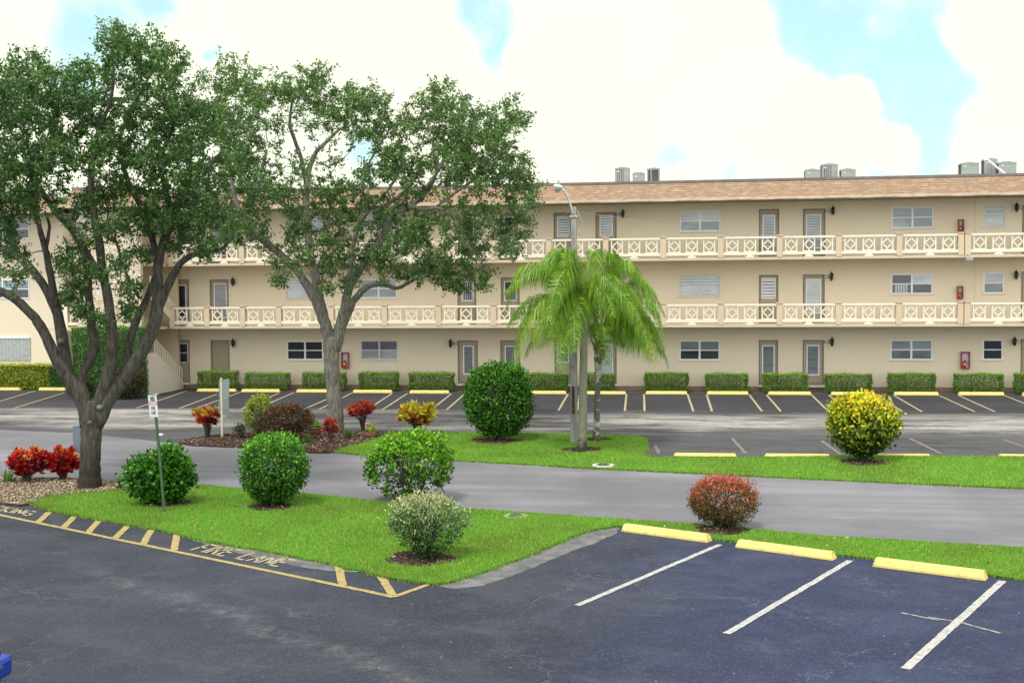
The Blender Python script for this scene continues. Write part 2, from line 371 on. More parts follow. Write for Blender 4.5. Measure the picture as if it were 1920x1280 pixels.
    # hairline cracks
    wv = t.node('ShaderNodeVectorMath', operation='ADD', inp={0: v, 1: t.node('ShaderNodeVectorMath', operation='SCALE', inp={0: t.noise(v, 1.2, 5, .6, 1), 'Scale': 1.5}).outputs[0]}).outputs[0]
    ve = t.node('ShaderNodeTexVoronoi', feature='DISTANCE_TO_EDGE', inp={'Vector': wv, 'Scale': .23})
    ck = t.math('MULTIPLY', t.ramp(ve.outputs[0], .0, .0035, 1, 0), t.ramp(t.noise(v, .4, 3), .42, .55))
    if kind == 'near': c = t.mix(t.math('MULTIPLY', ck, .5), c, (.14, .14, .14))
    if kind == 'far': c = t.mix(t.math('MULTIPLY', ck, .4), c, (.03, .03, .03))
    setc(t, b, c)
    b.inputs['Roughness'].default_value = .82; b.inputs['Specular IOR Level'].default_value = .3
    bump(t, b, t.noise(v, 55, 4), .5, .008)
    return m
MAT['lot_near'] = asphalt('dark_sealed_asphalt', (.025, .029, .042), (.12, .12, .125), 'near')
MAT['lot_far'] = asphalt('worn_dark_asphalt', (.034, .034, .040), (.13, .13, .13), 'far')
MAT['road'] = asphalt('grey_road_asphalt', (.17, .17, .182), (.24, .24, .24), 'road')

# ------------------------------------------------------------------ mesh helpers
class MB:
    def __init__(s): s.v = []; s.f = []; s.m = []
    def add(s, vs, fs, mi=0):
        o = len(s.v); s.v.extend([tuple(p) for p in vs]); s.f.extend([tuple(i + o for i in f) for f in fs]); s.m.extend([mi] * len(fs)); return s
    def box(s, x0, x1, y0, y1, z0, z1, mi=0):
        return s.add([(x0, y0, z0), (x1, y0, z0), (x1, y1, z0), (x0, y1, z0), (x0, y0, z1), (x1, y0, z1), (x1, y1, z1), (x0, y1, z1)],
                     [(0, 3, 2, 1), (4, 5, 6, 7), (0, 1, 5, 4), (1, 2, 6, 5), (2, 3, 7, 6), (3, 0, 4, 7)], mi)
    def tube(s, pts, r, n=8, mi=0, cap=True):
        pts = [Vector(p) for p in pts]
        if not hasattr(r, '__len__'): r = [r] * len(pts)
        o = len(s.v); u = None
        for i, p in enumerate(pts):
            d = (pts[min(i + 1, len(pts) - 1)] - pts[max(i - 1, 0)])
            if d.length < 1e-9: d = Vector((0, 0, 1))
            d.normalize()
            if u is None:
                a = Vector((0, 0, 1)) if abs(d.z) < .9 else Vector((1, 0, 0)); u = d.cross(a).normalized()
            else:
                u = (u - d * u.dot(d)).normalized()
            w = d.cross(u)
            for k in range(n):
                a = 2 * math.pi * k / n; s.v.append(tuple(p + (u * math.cos(a) + w * math.sin(a)) * r[i]))
        for i in range(len(pts) - 1):
            for k in range(n):
                s.f.append((o + i * n + k, o + i * n + (k + 1) % n, o + (i + 1) * n + (k + 1) % n, o + (i + 1) * n + k)); s.m.append(mi)
        if cap:
            s.f.append(tuple(o + k for k in range(n))[::-1]); s.m.append(mi)
            e = o + (len(pts) - 1) * n; s.f.append(tuple(e + k for k in range(n))); s.m.append(mi)
        return s
    def lathe(s, c, prof, n=16, mi=0):
        return s.tube([(c[0], c[1], c[2] + z) for r, z in prof], [max(r, 1e-4) for r, z in prof], n, mi)
    def bar(s, a, b, w, d, mi=0):           # a bar in an XZ plane, w across, d deep
        a, b = Vector(a), Vector(b); t_ = (b - a).normalized(); n_ = Vector((-t_.z, 0, t_.x)) * w / 2; y = Vector((0, d / 2, 0))
        vs = [a - n_ - y, b - n_ - y, b + n_ - y, a + n_ - y, a - n_ + y, b - n_ + y, b + n_ + y, a + n_ + y]
        return s.add(vs, [(0, 1, 2, 3), (7, 6, 5, 4), (0, 4, 5, 1), (1, 5, 6, 2), (2, 6, 7, 3), (3, 7, 4, 0)], mi)
    def prism(s, poly, y0, y1, mi=0):       # polygon of (x,z) pushed along y
        n = len(poly)
        return s.add([(x, y0, z) for x, z in poly] + [(x, y1, z) for x, z in poly],
                     [tuple(range(n)), tuple(range(2 * n - 1, n - 1, -1))] + [(i, i + n, (i + 1) % n + n, (i + 1) % n) for i in range(n)], mi)
    def prism_x(s, poly, x0, x1, mi=0):     # polygon of (y,z) pushed along x
        n = len(poly)
        return s.add([(x0, y, z) for y, z in poly] + [(x1, y, z) for y, z in poly],
                     [tuple(range(n)), tuple(range(2 * n - 1, n - 1, -1))] + [(i, i + n, (i + 1) % n + n, (i + 1) % n) for i in range(n)], mi)
    def build(s, name, mats, parent=None, smooth=False, bevel=0.0):
        return link_mesh(name, s.v, s.f, mats, parent, smooth, s.m, bevel)

ORG = {}
def org(parent):
    return ORG.get(parent.name, Vector((0, 0, 0))) if parent else Vector((0, 0, 0))

def link_mesh(name, v, f, mats, parent=None, smooth=False, mi=None, bevel=0.0, loc=None):
    o_ = org(parent) if parent else (Vector(loc) if loc is not None else Vector((0, 0, 0)))
    me = bpy.data.meshes.new(name)
    vv = np.array(v, dtype=float).reshape(-1, 3) - np.array(o_)
    me.from_pydata(vv.tolist(), [], [list(x) for x in f])
    mats = mats if isinstance(mats, (list, tuple)) else [mats]
    for m_ in mats: me.materials.append(MAT[m_] if isinstance(m_, str) else m_)
    if mi is not None and len(mats) > 1: me.polygons.foreach_set('material_index', mi)
    if smooth: me.polygons.foreach_set('use_smooth', [True] * len(me.polygons))
    me.update()
    ob = bpy.data.objects.new(name, me); col.objects.link(ob)
    if parent: ob.parent = parent
    else: ob.location = o_
    ORG[ob.name] = o_
    if bevel:
        bv = ob.modifiers.new('bevel', 'BEVEL'); bv.width = bevel; bv.segments = 2; bv.limit_method = 'ANGLE'
    return ob

def tag(o, label, cat, group=None):
    o['label'] = label; o['category'] = cat
    if group: o['group'] = group
    return o
def thing(name, loc, label, cat, group=None):
    o = bpy.data.objects.new(name, None); col.objects.link(o); o.location = loc; o.empty_display_size = .2
    ORG[o.name] = Vector(loc); return tag(o, label, cat, group)
def structure(o): o['kind'] = 'structure'; return o
def copy_tree(o, parent=None):
    c = o.copy(); col.objects.link(c)
    if parent: c.parent = parent
    for ch in list(o.children): copy_tree(ch, c)
    return c

def leaf_object(name, mat, parts, parent=None, kind=None, loc=None):
    """parts: list of (centres Nx3, direction Nx3, length N, aspect, rnd N). four-point folded leaves, one mesh"""
    V = []; R = []
    for c, d, ln, asp, rn in parts:
        n = len(c)
        if n == 0: continue
        d = d / (np.linalg.norm(d, axis=1, keepdims=True) + 1e-9)
        a = rng.normal(size=(n, 3)); s_ = np.cross(d, a); s_ /= (np.linalg.norm(s_, axis=1, keepdims=True) + 1e-9)
        up = np.cross(s_, d)
        ln = np.broadcast_to(np.asarray(ln, float), (n,))[:, None]
        p0 = c - d * ln * .5; p2 = c + d * ln * .5
        p1 = c + s_ * ln * asp * .5 + up * ln * .08 - d * ln * .03; p3 = c - s_ * ln * asp * .5 + up * ln * .08 - d * ln * .03
        V.append(np.stack([p0, p1, p2, p3], 1).reshape(-1, 3)); R.append(np.repeat(np.clip(rn, 0, 1), 4))
    V = np.concatenate(V); R = np.concatenate(R); nf = len(V) // 4
    o_ = org(parent) if parent else (Vector(loc) if loc is not None else Vector((0, 0, 0)))
    V = V - np.array(o_)
    me = bpy.data.meshes.new(name)
    me.vertices.add(len(V)); me.vertices.foreach_set('co', V.ravel().astype(np.float32))
    me.loops.add(nf * 4); me.loops.foreach_set('vertex_index', np.arange(nf * 4, dtype=np.int32))
    me.polygons.add(nf); me.polygons.foreach_set('loop_start', np.arange(0, nf * 4, 4, dtype=np.int32))
    at = me.attributes.new('rnd', 'FLOAT', 'POINT'); at.data.foreach_set('value', R.astype(np.float32))
    me.materials.append(MAT[mat]); me.update(calc_edges=True); me.validate()
    ob = bpy.data.objects.new(name, me); col.objects.link(ob)
    if parent: ob.parent = parent
    else: ob.location = o_
    ORG[ob.name] = o_
    if kind: ob['kind'] = kind
    return ob

def unit(n):
    a = rng.normal(size=(n, 3)); return a / np.linalg.norm(a, axis=1, keepdims=True)

# ------------------------------------------------------------------ world and sun
SUN_EL, SUN_AZ = rad(64), rad(205)         # high, a little behind and left of the camera
w = bpy.data.worlds.new('World'); sc.world = w; w.use_nodes = True
t = NT(w.node_tree); t.n.clear()
out = t.node('ShaderNodeOutputWorld')
sky = t.node('ShaderNodeTexSky', sky_type='NISHITA', sun_disc=False, sun_elevation=SUN_EL, sun_rotation=SUN_AZ, air_density=1.0, dust_density=1.5, ozone_density=1.0)
tc = t.node('ShaderNodeTexCoord')
dirv = tc.outputs['Generated']
nv = t.noise(dirv, 9, 6, .6, 1)
nv = t.node('ShaderNodeVectorMath', operation='SUBTRACT', inp={0: nv, 1: (.5, .5, .5)}).outputs[0]
nv = t.node('ShaderNodeVectorMath', operation='SCALE', inp={0: nv, 'Scale': .11}).outputs[0]
wd = t.node('ShaderNodeVectorMath', operation='ADD', inp={0: dirv, 1: nv}).outputs[0]
gap = None
for px, py, r in [(190, 60, 78), (165, 150, 60), (930, 45, 66), (885, 15, 50), (905, 200, 34), (1430, 20, 70), (1500, 60, 90), (1590, 70, 110), (1690, 100, 130), (1740, 220, 100),
                  (1640, 180, 80), (1755, 310, 60), (1680, 330, 40), (665, 300, 42), (560, 235, 30), (1260, 290, 34), (1380, 310, 30), (-120, 100, 80), (2150, 150, 60), (290, 20, 40), (400, 90, 24)]:
    c = ray(px, py).normalized()
    d = t.node('ShaderNodeVectorMath', operation='DISTANCE', inp={0: wd, 1: tuple(c)}).outputs['Value']
    k = t.ramp(d, r / F_PX * .35, r / F_PX * 1.45, 1, 0)
    gap = k if gap is None else t.math('MAXIMUM', gap, k)
# cumulus heads standing in front of the blue
nv2 = t.node('ShaderNodeVectorMath', operation='SUBTRACT', inp={0: t.noise(dirv, 26, 5, .6, 1), 1: (.5, .5, .5)}).outputs[0]
wd2 = t.node('ShaderNodeVectorMath', operation='ADD', inp={0: dirv, 1: t.node('ShaderNodeVectorMath', operation='SCALE', inp={0: nv2, 'Scale': .03}).outputs[0]}).outputs[0]
heads = None
for px, py, r in [(1350, 60, 100), (1400, 130, 75), (1455, 200, 90), (1530, 225, 80), (1595, 195, 52), (1600, 250, 60), (1675, 275, 50), (1560, 320, 60), (1870, 50, 88), (1905, 130, 60), (1890, 260, 90), (1840, 320, 40), (820, 110, 75), (1010, 120, 70)]:
    c = ray(px, py).normalized()
    d = t.node('ShaderNodeVectorMath', operation='DISTANCE', inp={0: wd2, 1: tuple(c)}).outputs['Value']
    k = t.ramp(d, r / F_PX * .8, r / F_PX * 1.12, 1, 0)
    heads = k if heads is None else t.math('MAXIMUM', heads, k)
heads = t.math('MAXIMUM', heads, t.ramp(t.noise(dirv, 14, 7, .62, 0, .8), .56, .74, 0, .55))
gap = t.math('MULTIPLY', gap, t.math('SUBTRACT', 1.0, heads))
# more breaks in the cloud all round the rest of the sky
allr = t.ramp(t.noise(dirv, 3.2, 6, .6), .6, .7)
fd = t.node('ShaderNodeVectorMath', operation='DOT_PRODUCT', inp={0: dirv, 1: tuple(FWD)}).outputs['Value']
gap = t.math('MAXIMUM', gap, t.math('MULTIPLY', allr, t.ramp(fd, .8, .88, 1, 0)))
gap = t.math('MULTIPLY', gap, t.ramp(t.noise(dirv, 22, 5, .6), .25, .5, .75, 1))
bl = t.mix(1.0, sky.outputs[0], (.085, .085, .085), 'MULTIPLY')
bl = t.mix(1.0, bl, (.27, .45, .37), 'ADD')
cl = t.mix(t.ramp(t.noise(dirv, 7, 5, .55), .35, .7), (.82, .87, .7), (.93, .93, .73))
cl_all = t.mix(t.ramp(t.noise(dirv, 2.2, 5, .55), .35, .7), (.75, .78, .82), (.95, .96, .96))
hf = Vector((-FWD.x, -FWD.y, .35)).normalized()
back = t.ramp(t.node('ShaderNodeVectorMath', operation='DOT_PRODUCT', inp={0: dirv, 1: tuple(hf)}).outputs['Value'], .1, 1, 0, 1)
cl_all = t.mix(back, cl_all, (1.6, 1.6, 1.58))  # extra bright sky added out of view behind the camera to light the walls
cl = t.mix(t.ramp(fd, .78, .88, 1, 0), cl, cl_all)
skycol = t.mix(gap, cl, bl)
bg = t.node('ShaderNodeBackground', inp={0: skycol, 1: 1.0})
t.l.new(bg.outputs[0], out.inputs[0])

sd = bpy.data.lights.new('sun', 'SUN'); so = bpy.data.objects.new('sun', sd); col.objects.link(so)
sd.energy = 2.3; sd.angle = rad(12); sd.color = (1, .955, .87)
# sun_rotation turns clockwise from +Y
sdir = Vector((math.sin(SUN_AZ) * math.cos(SUN_EL), math.cos(SUN_AZ) * math.cos(SUN_EL), math.sin(SUN_EL)))
so.rotation_euler = sdir.to_track_quat('Z', 'Y').to_euler()
sc.view_settings.view_transform = 'Standard'; sc.view_settings.look = 'None'
sc.view_settings.exposure = .4; sc.view_settings.gamma = 1

# ------------------------------------------------------------------ ground sheets
def densify(poly, step=.12, jit=.03, closed=True):
    res = []
    n = len(poly)
    for i in range(n if closed else n - 1):
        a, b_ = Vector(poly[i]), Vector(poly[(i + 1) % n]); L = (b_ - a).length; k = max(1, int(L / step))
        for j in range(k):
            p = a.lerp(b_, j / k)
            if jit: p = p + Vector((random.gauss(0, jit), random.gauss(0, jit), 0))
            res.append(p)
    return res

def smooth_poly(pts, it=2):
    for _ in range(it):
        q = []
        for i in range(len(pts)):
            a, b_ = pts[i], pts[(i + 1) % len(pts)]; q.append(a.lerp(b_, .25)); q.append(a.lerp(b_, .75))
        pts = q
    return pts

def sheet(name, poly, z, mat, side_mat=None, z_low=None):
    poly = [Vector((p[0], p[1], z)) for p in poly]
    tris = tessellate_polygon([poly])
    mb = MB(); fs = []
    for tr in tris:
        a, b_, c_ = (poly[i] for i in tr)
        fs.append(tuple(tr) if (b_ - a).cross(c_ - a).z > 0 else tuple(tr)[::-1])
    mb.add(poly, fs, 0)
    if side_mat:
        n = len(poly)
        mb.add(poly + [Vector((p.x, p.y, z_low)) for p in poly], [(i, (i + 1) % n, (i + 1) % n + n, i + n) for i in range(n)], 1)
    return structure(mb.build(name, [mat] + ([side_mat] if side_mat else [])))

def inside(px, py, poly):
    x = np.array([p[0] for p in poly]); y = np.array([p[1] for p in poly]); r = np.zeros(len(px), bool); n = len(poly); j = n - 1
    for i in range(n):
        c_ = ((y[i] > py) != (y[j] > py)) & (px < (x[j] - x[i]) * (py - y[i]) / (y[j] - y[i] + 1e-12) + x[i]); r ^= c_; j = i
    return r

def scatter(poly, count, excl=()):
    xs = [p[0] for p in poly]; ys = [p[1] for p in poly]
    A = (max(xs) - min(xs)) * (max(ys) - min(ys)); ar = abs(sum(poly[i][0] * poly[(i + 1) % len(poly)][1] - poly[(i + 1) % len(poly)][0] * poly[i][1] for i in range(len(poly)))) / 2
    n = int(count * A / max(ar, 1e-6))
    px = rng.uniform(min(xs), max(xs), n); py = rng.uniform(min(ys), max(ys), n)
    k = inside(px, py, poly)
    for (ex, ey, er) in excl:
        wob = er * (1 + .12 * np.sin(5 * np.arctan2(py - ey, px - ex) + ex))
        k &= (px - ex) ** 2 + (py - ey) ** 2 > wob ** 2
    return px[k], py[k], ar

def blades(name, poly, dens, z, h, excl=(), wdt=.011, edge=90):
    xs = [p[0] for p in poly]; ys = [p[1] for p in poly]
    ar = abs(sum(poly[i][0] * poly[(i + 1) % len(poly)][1] - poly[(i + 1) % len(poly)][0] * poly[i][1] for i in range(len(poly)))) / 2
    px, py, _ = scatter(poly, dens * ar, excl)
    ex_, ey_ = [], []
    for i in range(len(poly)):
        (ax, ay), (bx, by) = poly[i], poly[(i + 1) % len(poly)]; L = math.hypot(bx - ax, by - ay); k = int(L * edge * 4); u = rng.random(k)
        ex_.append(ax + (bx - ax) * u + rng.normal(0, .022, k)); ey_.append(ay + (by - ay) * u + rng.normal(0, .022, k))
    ne = sum(len(q) for q in ex_); px = np.concatenate([px] + ex_); py = np.concatenate([py] + ey_); n = len(px)
    a = rng.uniform(0, 2 * math.pi, n); hh = h * rng.uniform(.5, 1.3, n); la = rng.uniform(0, 2 * math.pi, n); ll = hh * rng.uniform(.1, .9, n)
    wx = np.cos(a) * wdt / 2; wy = np.sin(a) * wdt / 2
    z0 = np.full(n, z - .01); z0[n - ne:] = .004; zt_ = np.full(n, z); zt_[n - ne:] = z * .55
    v = np.stack([np.stack([px - wx, py - wy, z0], 1), np.stack([px + wx, py + wy, z0], 1), np.stack([px + np.cos(la) * ll, py + np.sin(la) * ll, zt_ + hh], 1)], 1).reshape(-1, 3)
    me = bpy.data.meshes.new(name)
    me.vertices.add(n * 3); me.vertices.foreach_set('co', v.ravel().astype(np.float32))
    me.loops.add(n * 3); me.loops.foreach_set('vertex_index', np.arange(n * 3, dtype=np.int32))
    me.polygons.add(n); me.polygons.foreach_set('loop_start', np.arange(0, n * 3, 3, dtype=np.int32))
    at = me.attributes.new('rnd', 'FLOAT', 'POINT'); at.data.foreach_set('value', np.repeat(rng.random(n), 3).astype(np.float32))
    me.materials.append(MAT['grass']); me.update(calc_edges=True)
    ob = bpy.data.objects.new(name, me); col.objects.link(ob); ob['kind'] = 'stuff'
    return ob

gnd = MB().add([(-300, -120, -.06), (300, -120, -.06), (300, 400, -.06), (-300, 400, -.06)], [(0, 1, 2, 3)]).build('ground', 'earth'); structure(gnd)
LOTY = 28.0
structure(MB().add([(-70, -15, 0), (60, -15, 0), (60, LOTY, 0), (-70, LOTY, 0)], [(0, 1, 2, 3)]).build('parking_lot', 'lot_near'))
structure(MB().add([(-70, LOTY, 0), (60, LOTY, 0), (60, 51.4, 0), (-70, 51.4, 0)], [(0, 1, 2, 3)]).build('parking_lot', 'lot_far'))

road_low = [(-900, 862), (0, 905), (200, 908), (372, 909), (457, 917), (569, 925), (720, 941), (875, 954), (1080, 968), (1310, 983.5), (1540, 1003.5), (1920, 1027), (2600, 1070)]
road_up = [(2600, 940), (1920, 914), (1540, 897.5), (1060, 874), (1040, 872), (852, 862), (694, 853), (624, 847), (569, 845), (453, 836), (331, 831), (150, 812), (0, 806), (-900, 775)]
road_poly = [G(*p) for p in road_low] + [G(*p) for p in road_up]
sheet('road', road_poly, .004, 'road')

lawn_near_px = [(52, 941), (100, 958), (187, 973), (275, 988), (335, 1000), (375, 1011), (480, 1028), (600, 1051), (645, 1061), (707, 1076), (770, 1088), (808, 1093), (850, 1088), (925, 1063), (1000, 1036), (1060, 1011), (1105, 993), (1160, 984),
                (1240, 996), (1330, 1008), (1377, 1013), (1562, 1037), (1640, 1046), (1847, 1075), (1920, 1086), (2300, 1140), (2300, 1050), (1920, 1027), (1547, 1005), (1385, 990), (1310, 983), (1080, 968), (875, 953.5), (720, 941), (569, 925), (457, 917), (372, 909),
                (300, 908), (256, 911), (190, 920), (140, 921), (92, 924)]
lawn_far_px = [(624, 847), (694, 853), (852, 862), (1040, 872), (1060, 874), (1540, 897.5), (1920, 914), (2400, 932), (2400, 868), (1920, 856), (1700, 855), (1360, 857), (1230, 857), (1209, 851), (1213, 838), (1211, 822), (1196, 817), (996, 812), (891, 811), (812, 811), (740, 811), (707, 818), (675, 829), (640, 838)]
LZ = .035
def lawn(name, pxs):
    poly = [G(x, y, LZ) for x, y in pxs]
    p2 = densify(poly, .12, .018)
    sheet(name, p2, LZ, 'turf', 'soil', -.005)
    return [(p.x, p.y) for p in p2]
near_poly = lawn('lawn', lawn_near_px)
far_poly = lawn('lawn', lawn_far_px)

# old grey asphalt shoulder round the point of the near lawn
gut = [(806, 1094), (825, 1098), (850, 1104), (905, 1097), (960, 1080), (1010, 1059), (1070, 1034), (1118, 1017), (1152, 1001), (1164, 990), (1164, 983), (1105, 990), (1060, 1007), (1000, 1032), (925, 1059), (850, 1084)]
sheet('gutter_strip', densify([G(*p) for p in gut], .1, .012), .003, 'gutter')
gut2 = [(360, 1013), (375, 1008), (480, 1025), (600, 1047), (690, 1068), (690, 1071), (640, 1072), (565, 1063), (447, 1037)]
sheet('gutter_strip', densify([G(*p) for p in gut2], .1, .012), .003, 'gutter')
# paved walk and plinth bed by the building
structure(MB().add([(-24, 50.62, .006), (60, 50.62, .006), (60, 51.4, .006), (-24, 51.4, .006)], [(0, 1, 2, 3)]).build('planting_strip', 'mulch'))

# mulch beds
def bed(name, pxs, z, mat, chipmat, n, size):
    poly = densify(smooth_poly([G(x, y, z) for x, y in pxs], 1), .15, .02)
    sheet(name, poly, z, mat, 'soil', 0)
    pts = [(p.x, p.y) for p in poly]
    px, py, _ = scatter(pts, n)
    k = len(px); c_ = np.stack([px, py, np.full(k, z + .012) + rng.uniform(0, .02, k)], 1)
    d = unit(k); d[:, 2] *= .35
    o = leaf_object(name + '_chips', chipmat, [(c_, d, size * rng.uniform(.4, 1.4, k), .7, rng.random(k))]); o['kind'] = 'stuff'
    return o
bed('gravel_bed', [(-300, 880), (0, 896), (150, 896), (256, 908), (256, 913), (190, 922), (92, 927), (52, 946), (0, 942), (-300, 900)], .05, 'gravel', 'chips_pale', 26000, .05)
bed('mulch_bed', [(331, 832), (348, 824), (400, 816), (480, 811), (600, 810), (730, 811), (709, 819), (675, 831), (640, 839), (622, 848), (569, 846), (453, 837)], .05, 'mulch', 'chips', 16000, .07)

rings = []
def ring(px, py, r, z=LZ + .006):
    r *= .84
    c_ = G(px, py, z); n = 40
    pts = [Vector((c_.x + math.cos(a) * r * (1 + .14 * math.sin(3 * a + px) + .06 * math.sin(7 * a + py)), c_.y + math.sin(a) * r * .9 * (1 + .1 * math.sin(2 * a + py)), z)) for a in [2 * math.pi * i / n for i in range(n)]]
    sheet('mulch_ring', pts, z, 'soil')
    poly = [(p.x, p.y) for p in pts]; qx, qy, _ = scatter(poly, int(700 * r * r)); k = len(qx)
    d = unit(k); d[:, 2] *= .3
    o = leaf_object('mulch_chips', 'chips', [(np.stack([qx, qy, np.full(k, z + .01)], 1), d, rng.uniform(.03, .08, k), .5, rng.random(k) * .95)]); o['kind'] = 'stuff'
    rings.append((c_.x, c_.y, r * .93)); return c_
ring(315, 943, .62); ring(508, 950, .58); ring(775, 935, .6); ring(787, 1046, .72); ring(1352, 993, .62)
ring(930, 826, .95); ring(1617, 866, .75); ring(1092, 842, .7); ring(1118, 823, .62); ring(783, 812, .5)
ring(172, 914, .75)

g1 = blades('grass', near_poly, 2600, LZ, .05, rings, .013)
g2 = blades('grass', far_poly, 1100, LZ, .05, rings, .02)
# a few fallen leaves
qx, qy, _ = scatter(near_poly, 260); k = len(qx); d = unit(k); d[:, 2] *= .3
o = leaf_object('fallen_leaves', 'litterleaf', [(np.stack([qx, qy, np.full(k, LZ + .035)], 1), d, rng.uniform(.04, .08, k), .6, rng.random(k))]); o['kind'] = 'stuff'

# ------------------------------------------------------------------ painted markings
def stripe(name, a, b, wdt, mat, z=.008, px=True, jag=True):
    a = G(*a) if px else Vector(a); b = G(*b) if px else Vector(b)
    d = (b - a).normalized(); n = Vector((-d.y, d.x, 0)); L = (b - a).length; k = max(2, int(L / .15))
    vs = []
    for i in range(k + 1):
        p = a.lerp(b, i / k); j = (random.uniform(-.006, .006) if jag else 0)
        vs += [(p.x + n.x * (wdt / 2 + j), p.y + n.y * (wdt / 2 + j), z), (p.x - n.x * (wdt / 2 - j), p.y - n.y * (wdt / 2 - j), z)]
    fs = [(2 * i, 2 * i + 1, 2 * i + 3, 2 * i + 2) for i in range(k)]
    return structure(MB().add(vs, fs).build(name, mat))
stripe('white_bay_line', (1082, 1135), (1350, 1021), .1, 'line_white')
stripe('white_bay_line', (1362, 1188), (1594, 1051), .105, 'line_white')
stripe('white_bay_line', (1697, 1254), (1880, 1089), .115, 'line_white')
structure(MB()).build if False else None
# scraped mark on the right hand bays
for a, b_ in (((1690, 1149), (1760, 1163)), ((1740, 1157), (1810, 1168)), ((1805, 1168), (1876, 1187))):
    stripe('scrape_mark', a, b_, .05, 'scrape', .007)
stripe('fire_lane_line', (-60, 953), (738, 1119), .105, 'line_yellow')
stripe('fire_lane_line', (738, 1119), (806, 1095), .1, 'line_yellow', .0085)
for i, (a, b_) in enumerate([((71, 979), (93, 960)), ((119, 989), (140, 968)), ((165, 999), (186, 975)), ((216, 1009), (240, 985)), ((268, 1021), (284, 993)), ((326, 1032), (332, 1001)), ((643, 1098), (635, 1063)), ((736, 1116), (712, 1077))]):
    stripe('fire_lane_hatch', a, b_, .13, 'line_yellow', .009)
structure(sheet('teal_mark', [G(658, 1073), G(690, 1072), G(672, 1068), G(665, 1069)], .009, 'teal'))

GL = {'F': [[(0, 0), (0, 1), (.6, 1)], [(0, .52), (.45, .52)]], 'I': [[(.05, 0), (.05, 1)]], 'R': [[(0, 0), (0, 1), (.5, 1), (.6, .85), (.5, .55), (0, .52)], [(.25, .52), (.6, 0)]],
      'E': [[(.6, 0), (0, 0), (0, 1), (.6, 1)], [(0, .52), (.45, .52)]], 'L': [[(0, 1), (0, 0), (.55, 0)]], 'A': [[(0, 0), (.3, 1), (.6, 0)], [(.12, .36), (.48, .36)]],
      'N': [[(0, 0), (0, 1), (.6, 0), (.6, 1)]], 'P': [[(0, 0), (0, 1), (.5, 1), (.6, .85), (.5, .5), (0, .48)]], 'K': [[(0, 0), (0, 1)], [(.55, 1), (0, .42), (.6, 0)]],
      'G': [[(.6, .85), (.45, 1), (.15, 1), (0, .8), (0, .2), (.15, 0), (.6, 0), (.6, .45), (.35, .45)]], 'O': [[(.1, 0), (0, .2), (0, .8), (.1, 1), (.5, 1), (.6, .8), (.6, .2), (.5, 0), (.1, 0)]]}
ADV = {'I': .35, ' ': .75}
def letters(txt, o3, ux, uy, wdt, mb, nrm):
    """stroke letters: o3 origin, ux / uy the letter width and height directions as world vectors of unit cell"""
    x = 0
    for ch in txt:
        for st in GL.get(ch, []):
            for (a, b_) in zip(st[:-1], st[1:]):
                A = o3 + ux * (x + a[0]) + uy * a[1]; B = o3 + ux * (x + b_[0]) + uy * b_[1]
                d = (B - A); L = d.length
                if L < 1e-6: continue
                d.normalize(); n = nrm.cross(d).normalized() * wdt / 2; A = A - d * wdt * .3; B = B + d * wdt * .3
                mb.add([A - n, B - n, B + n, A + n], [(0, 1, 2, 3)])
        x += ADV.get(ch, .85)
    return x
def ground_text(name, txt, base0, base1, top0, mat):
    a, b_, c_ = G(*base0), G(*base1), G(*top0)
    tot = sum(ADV.get(ch, .85) for ch in txt) - .25
    mb = MB(); letters(txt, Vector((a.x, a.y, .0092)), (b_ - a) / tot, (c_ - a), .055, mb, Vector((0, 0, 1)))
    return structure(mb.build(name, mat))
ground_text('fire_lane_lettering', 'FIRE LANE', (358, 1031), (519, 1062), (393, 1021), 'line_pale')
ground_text('parking_lettering', 'PARKING', (-48, 950), (53, 967), (-32, 943), 'line_pale')

# far row bay lines: (x,y) top -> bottom
fl = [((68, 732), (-40, 764)), ((122, 736), (27, 765)), ((350, 733), (256, 765)), ((407, 739), (336, 765.5)), ((451, 735), (368, 765.5)), ((523, 737), (453, 766.5)), ((551, 736), (480, 767)), ((640, 736.5), (569, 767.5)), ((660, 736.5), (598.6, 767.5)),
      ((735, 737.5), (688, 768.5)), ((764, 737.5), (716, 768.5)), ((846, 738.5), (807, 769)), ((870.5, 739), (836.6, 769)), ((958, 739), (930, 769.5)), ((978, 739), (958, 769.5)), ((1064.7, 739), (1046.7, 770)), ((1087, 740), (1083, 770)), ((1174.6, 739), (1171.4, 770.5)), ((1207.5, 739), (1208.5, 770.5)),
      ((1289, 739), (1300, 771)), ((1325, 740), (1335, 771)), ((1405, 740), (1428.5, 771)), ((1437, 740), (1464, 771)), ((1522, 740.5), (1553, 771)), ((1554, 740.5), (1590, 771.5)), ((1643, 741), (1692, 771.5)), ((1676.5, 741.5), (1729, 772)),
      ((1761, 741.5), (1828, 772)), ((1797.5, 741.5), (1866, 772)), ((1883.5, 741.5), (1962, 772.5)), ((1916, 742), (2000, 772.5))]
for a, b_ in fl: stripe('bay_line', a, b_, .085, 'line_pale')
for i in (3, 5, 7, 9, 11, 13, 15, 17, 19, 21, 23, 25, 27, 29):
    stripe('bay_end_line', fl[i][1], fl[i + 1][1], .04, 'line_pale', .0095)
for a, b_ in [((1373, 822), (1398, 850)), ((1540, 826), (1576, 852)), ((1706, 822), (1766, 851)), ((1880, 824), (1945, 846)), ((1228, 835), (1236, 850))]:
    stripe('worn_bay_line', a, b_, .1, 'line_ghost')
# ghost patch of resurfaced tarmac under the tall hedge side omitted; small litter on the lot
tag(MB().lathe(G(301, 816), [(.0, 0), (.09, .0), (.1, .03), (.04, .06), (0, .06)], 8).build('litter', 'litter'), 'small crumpled white litter lying on the asphalt by the mulch bed tip', 'litter')

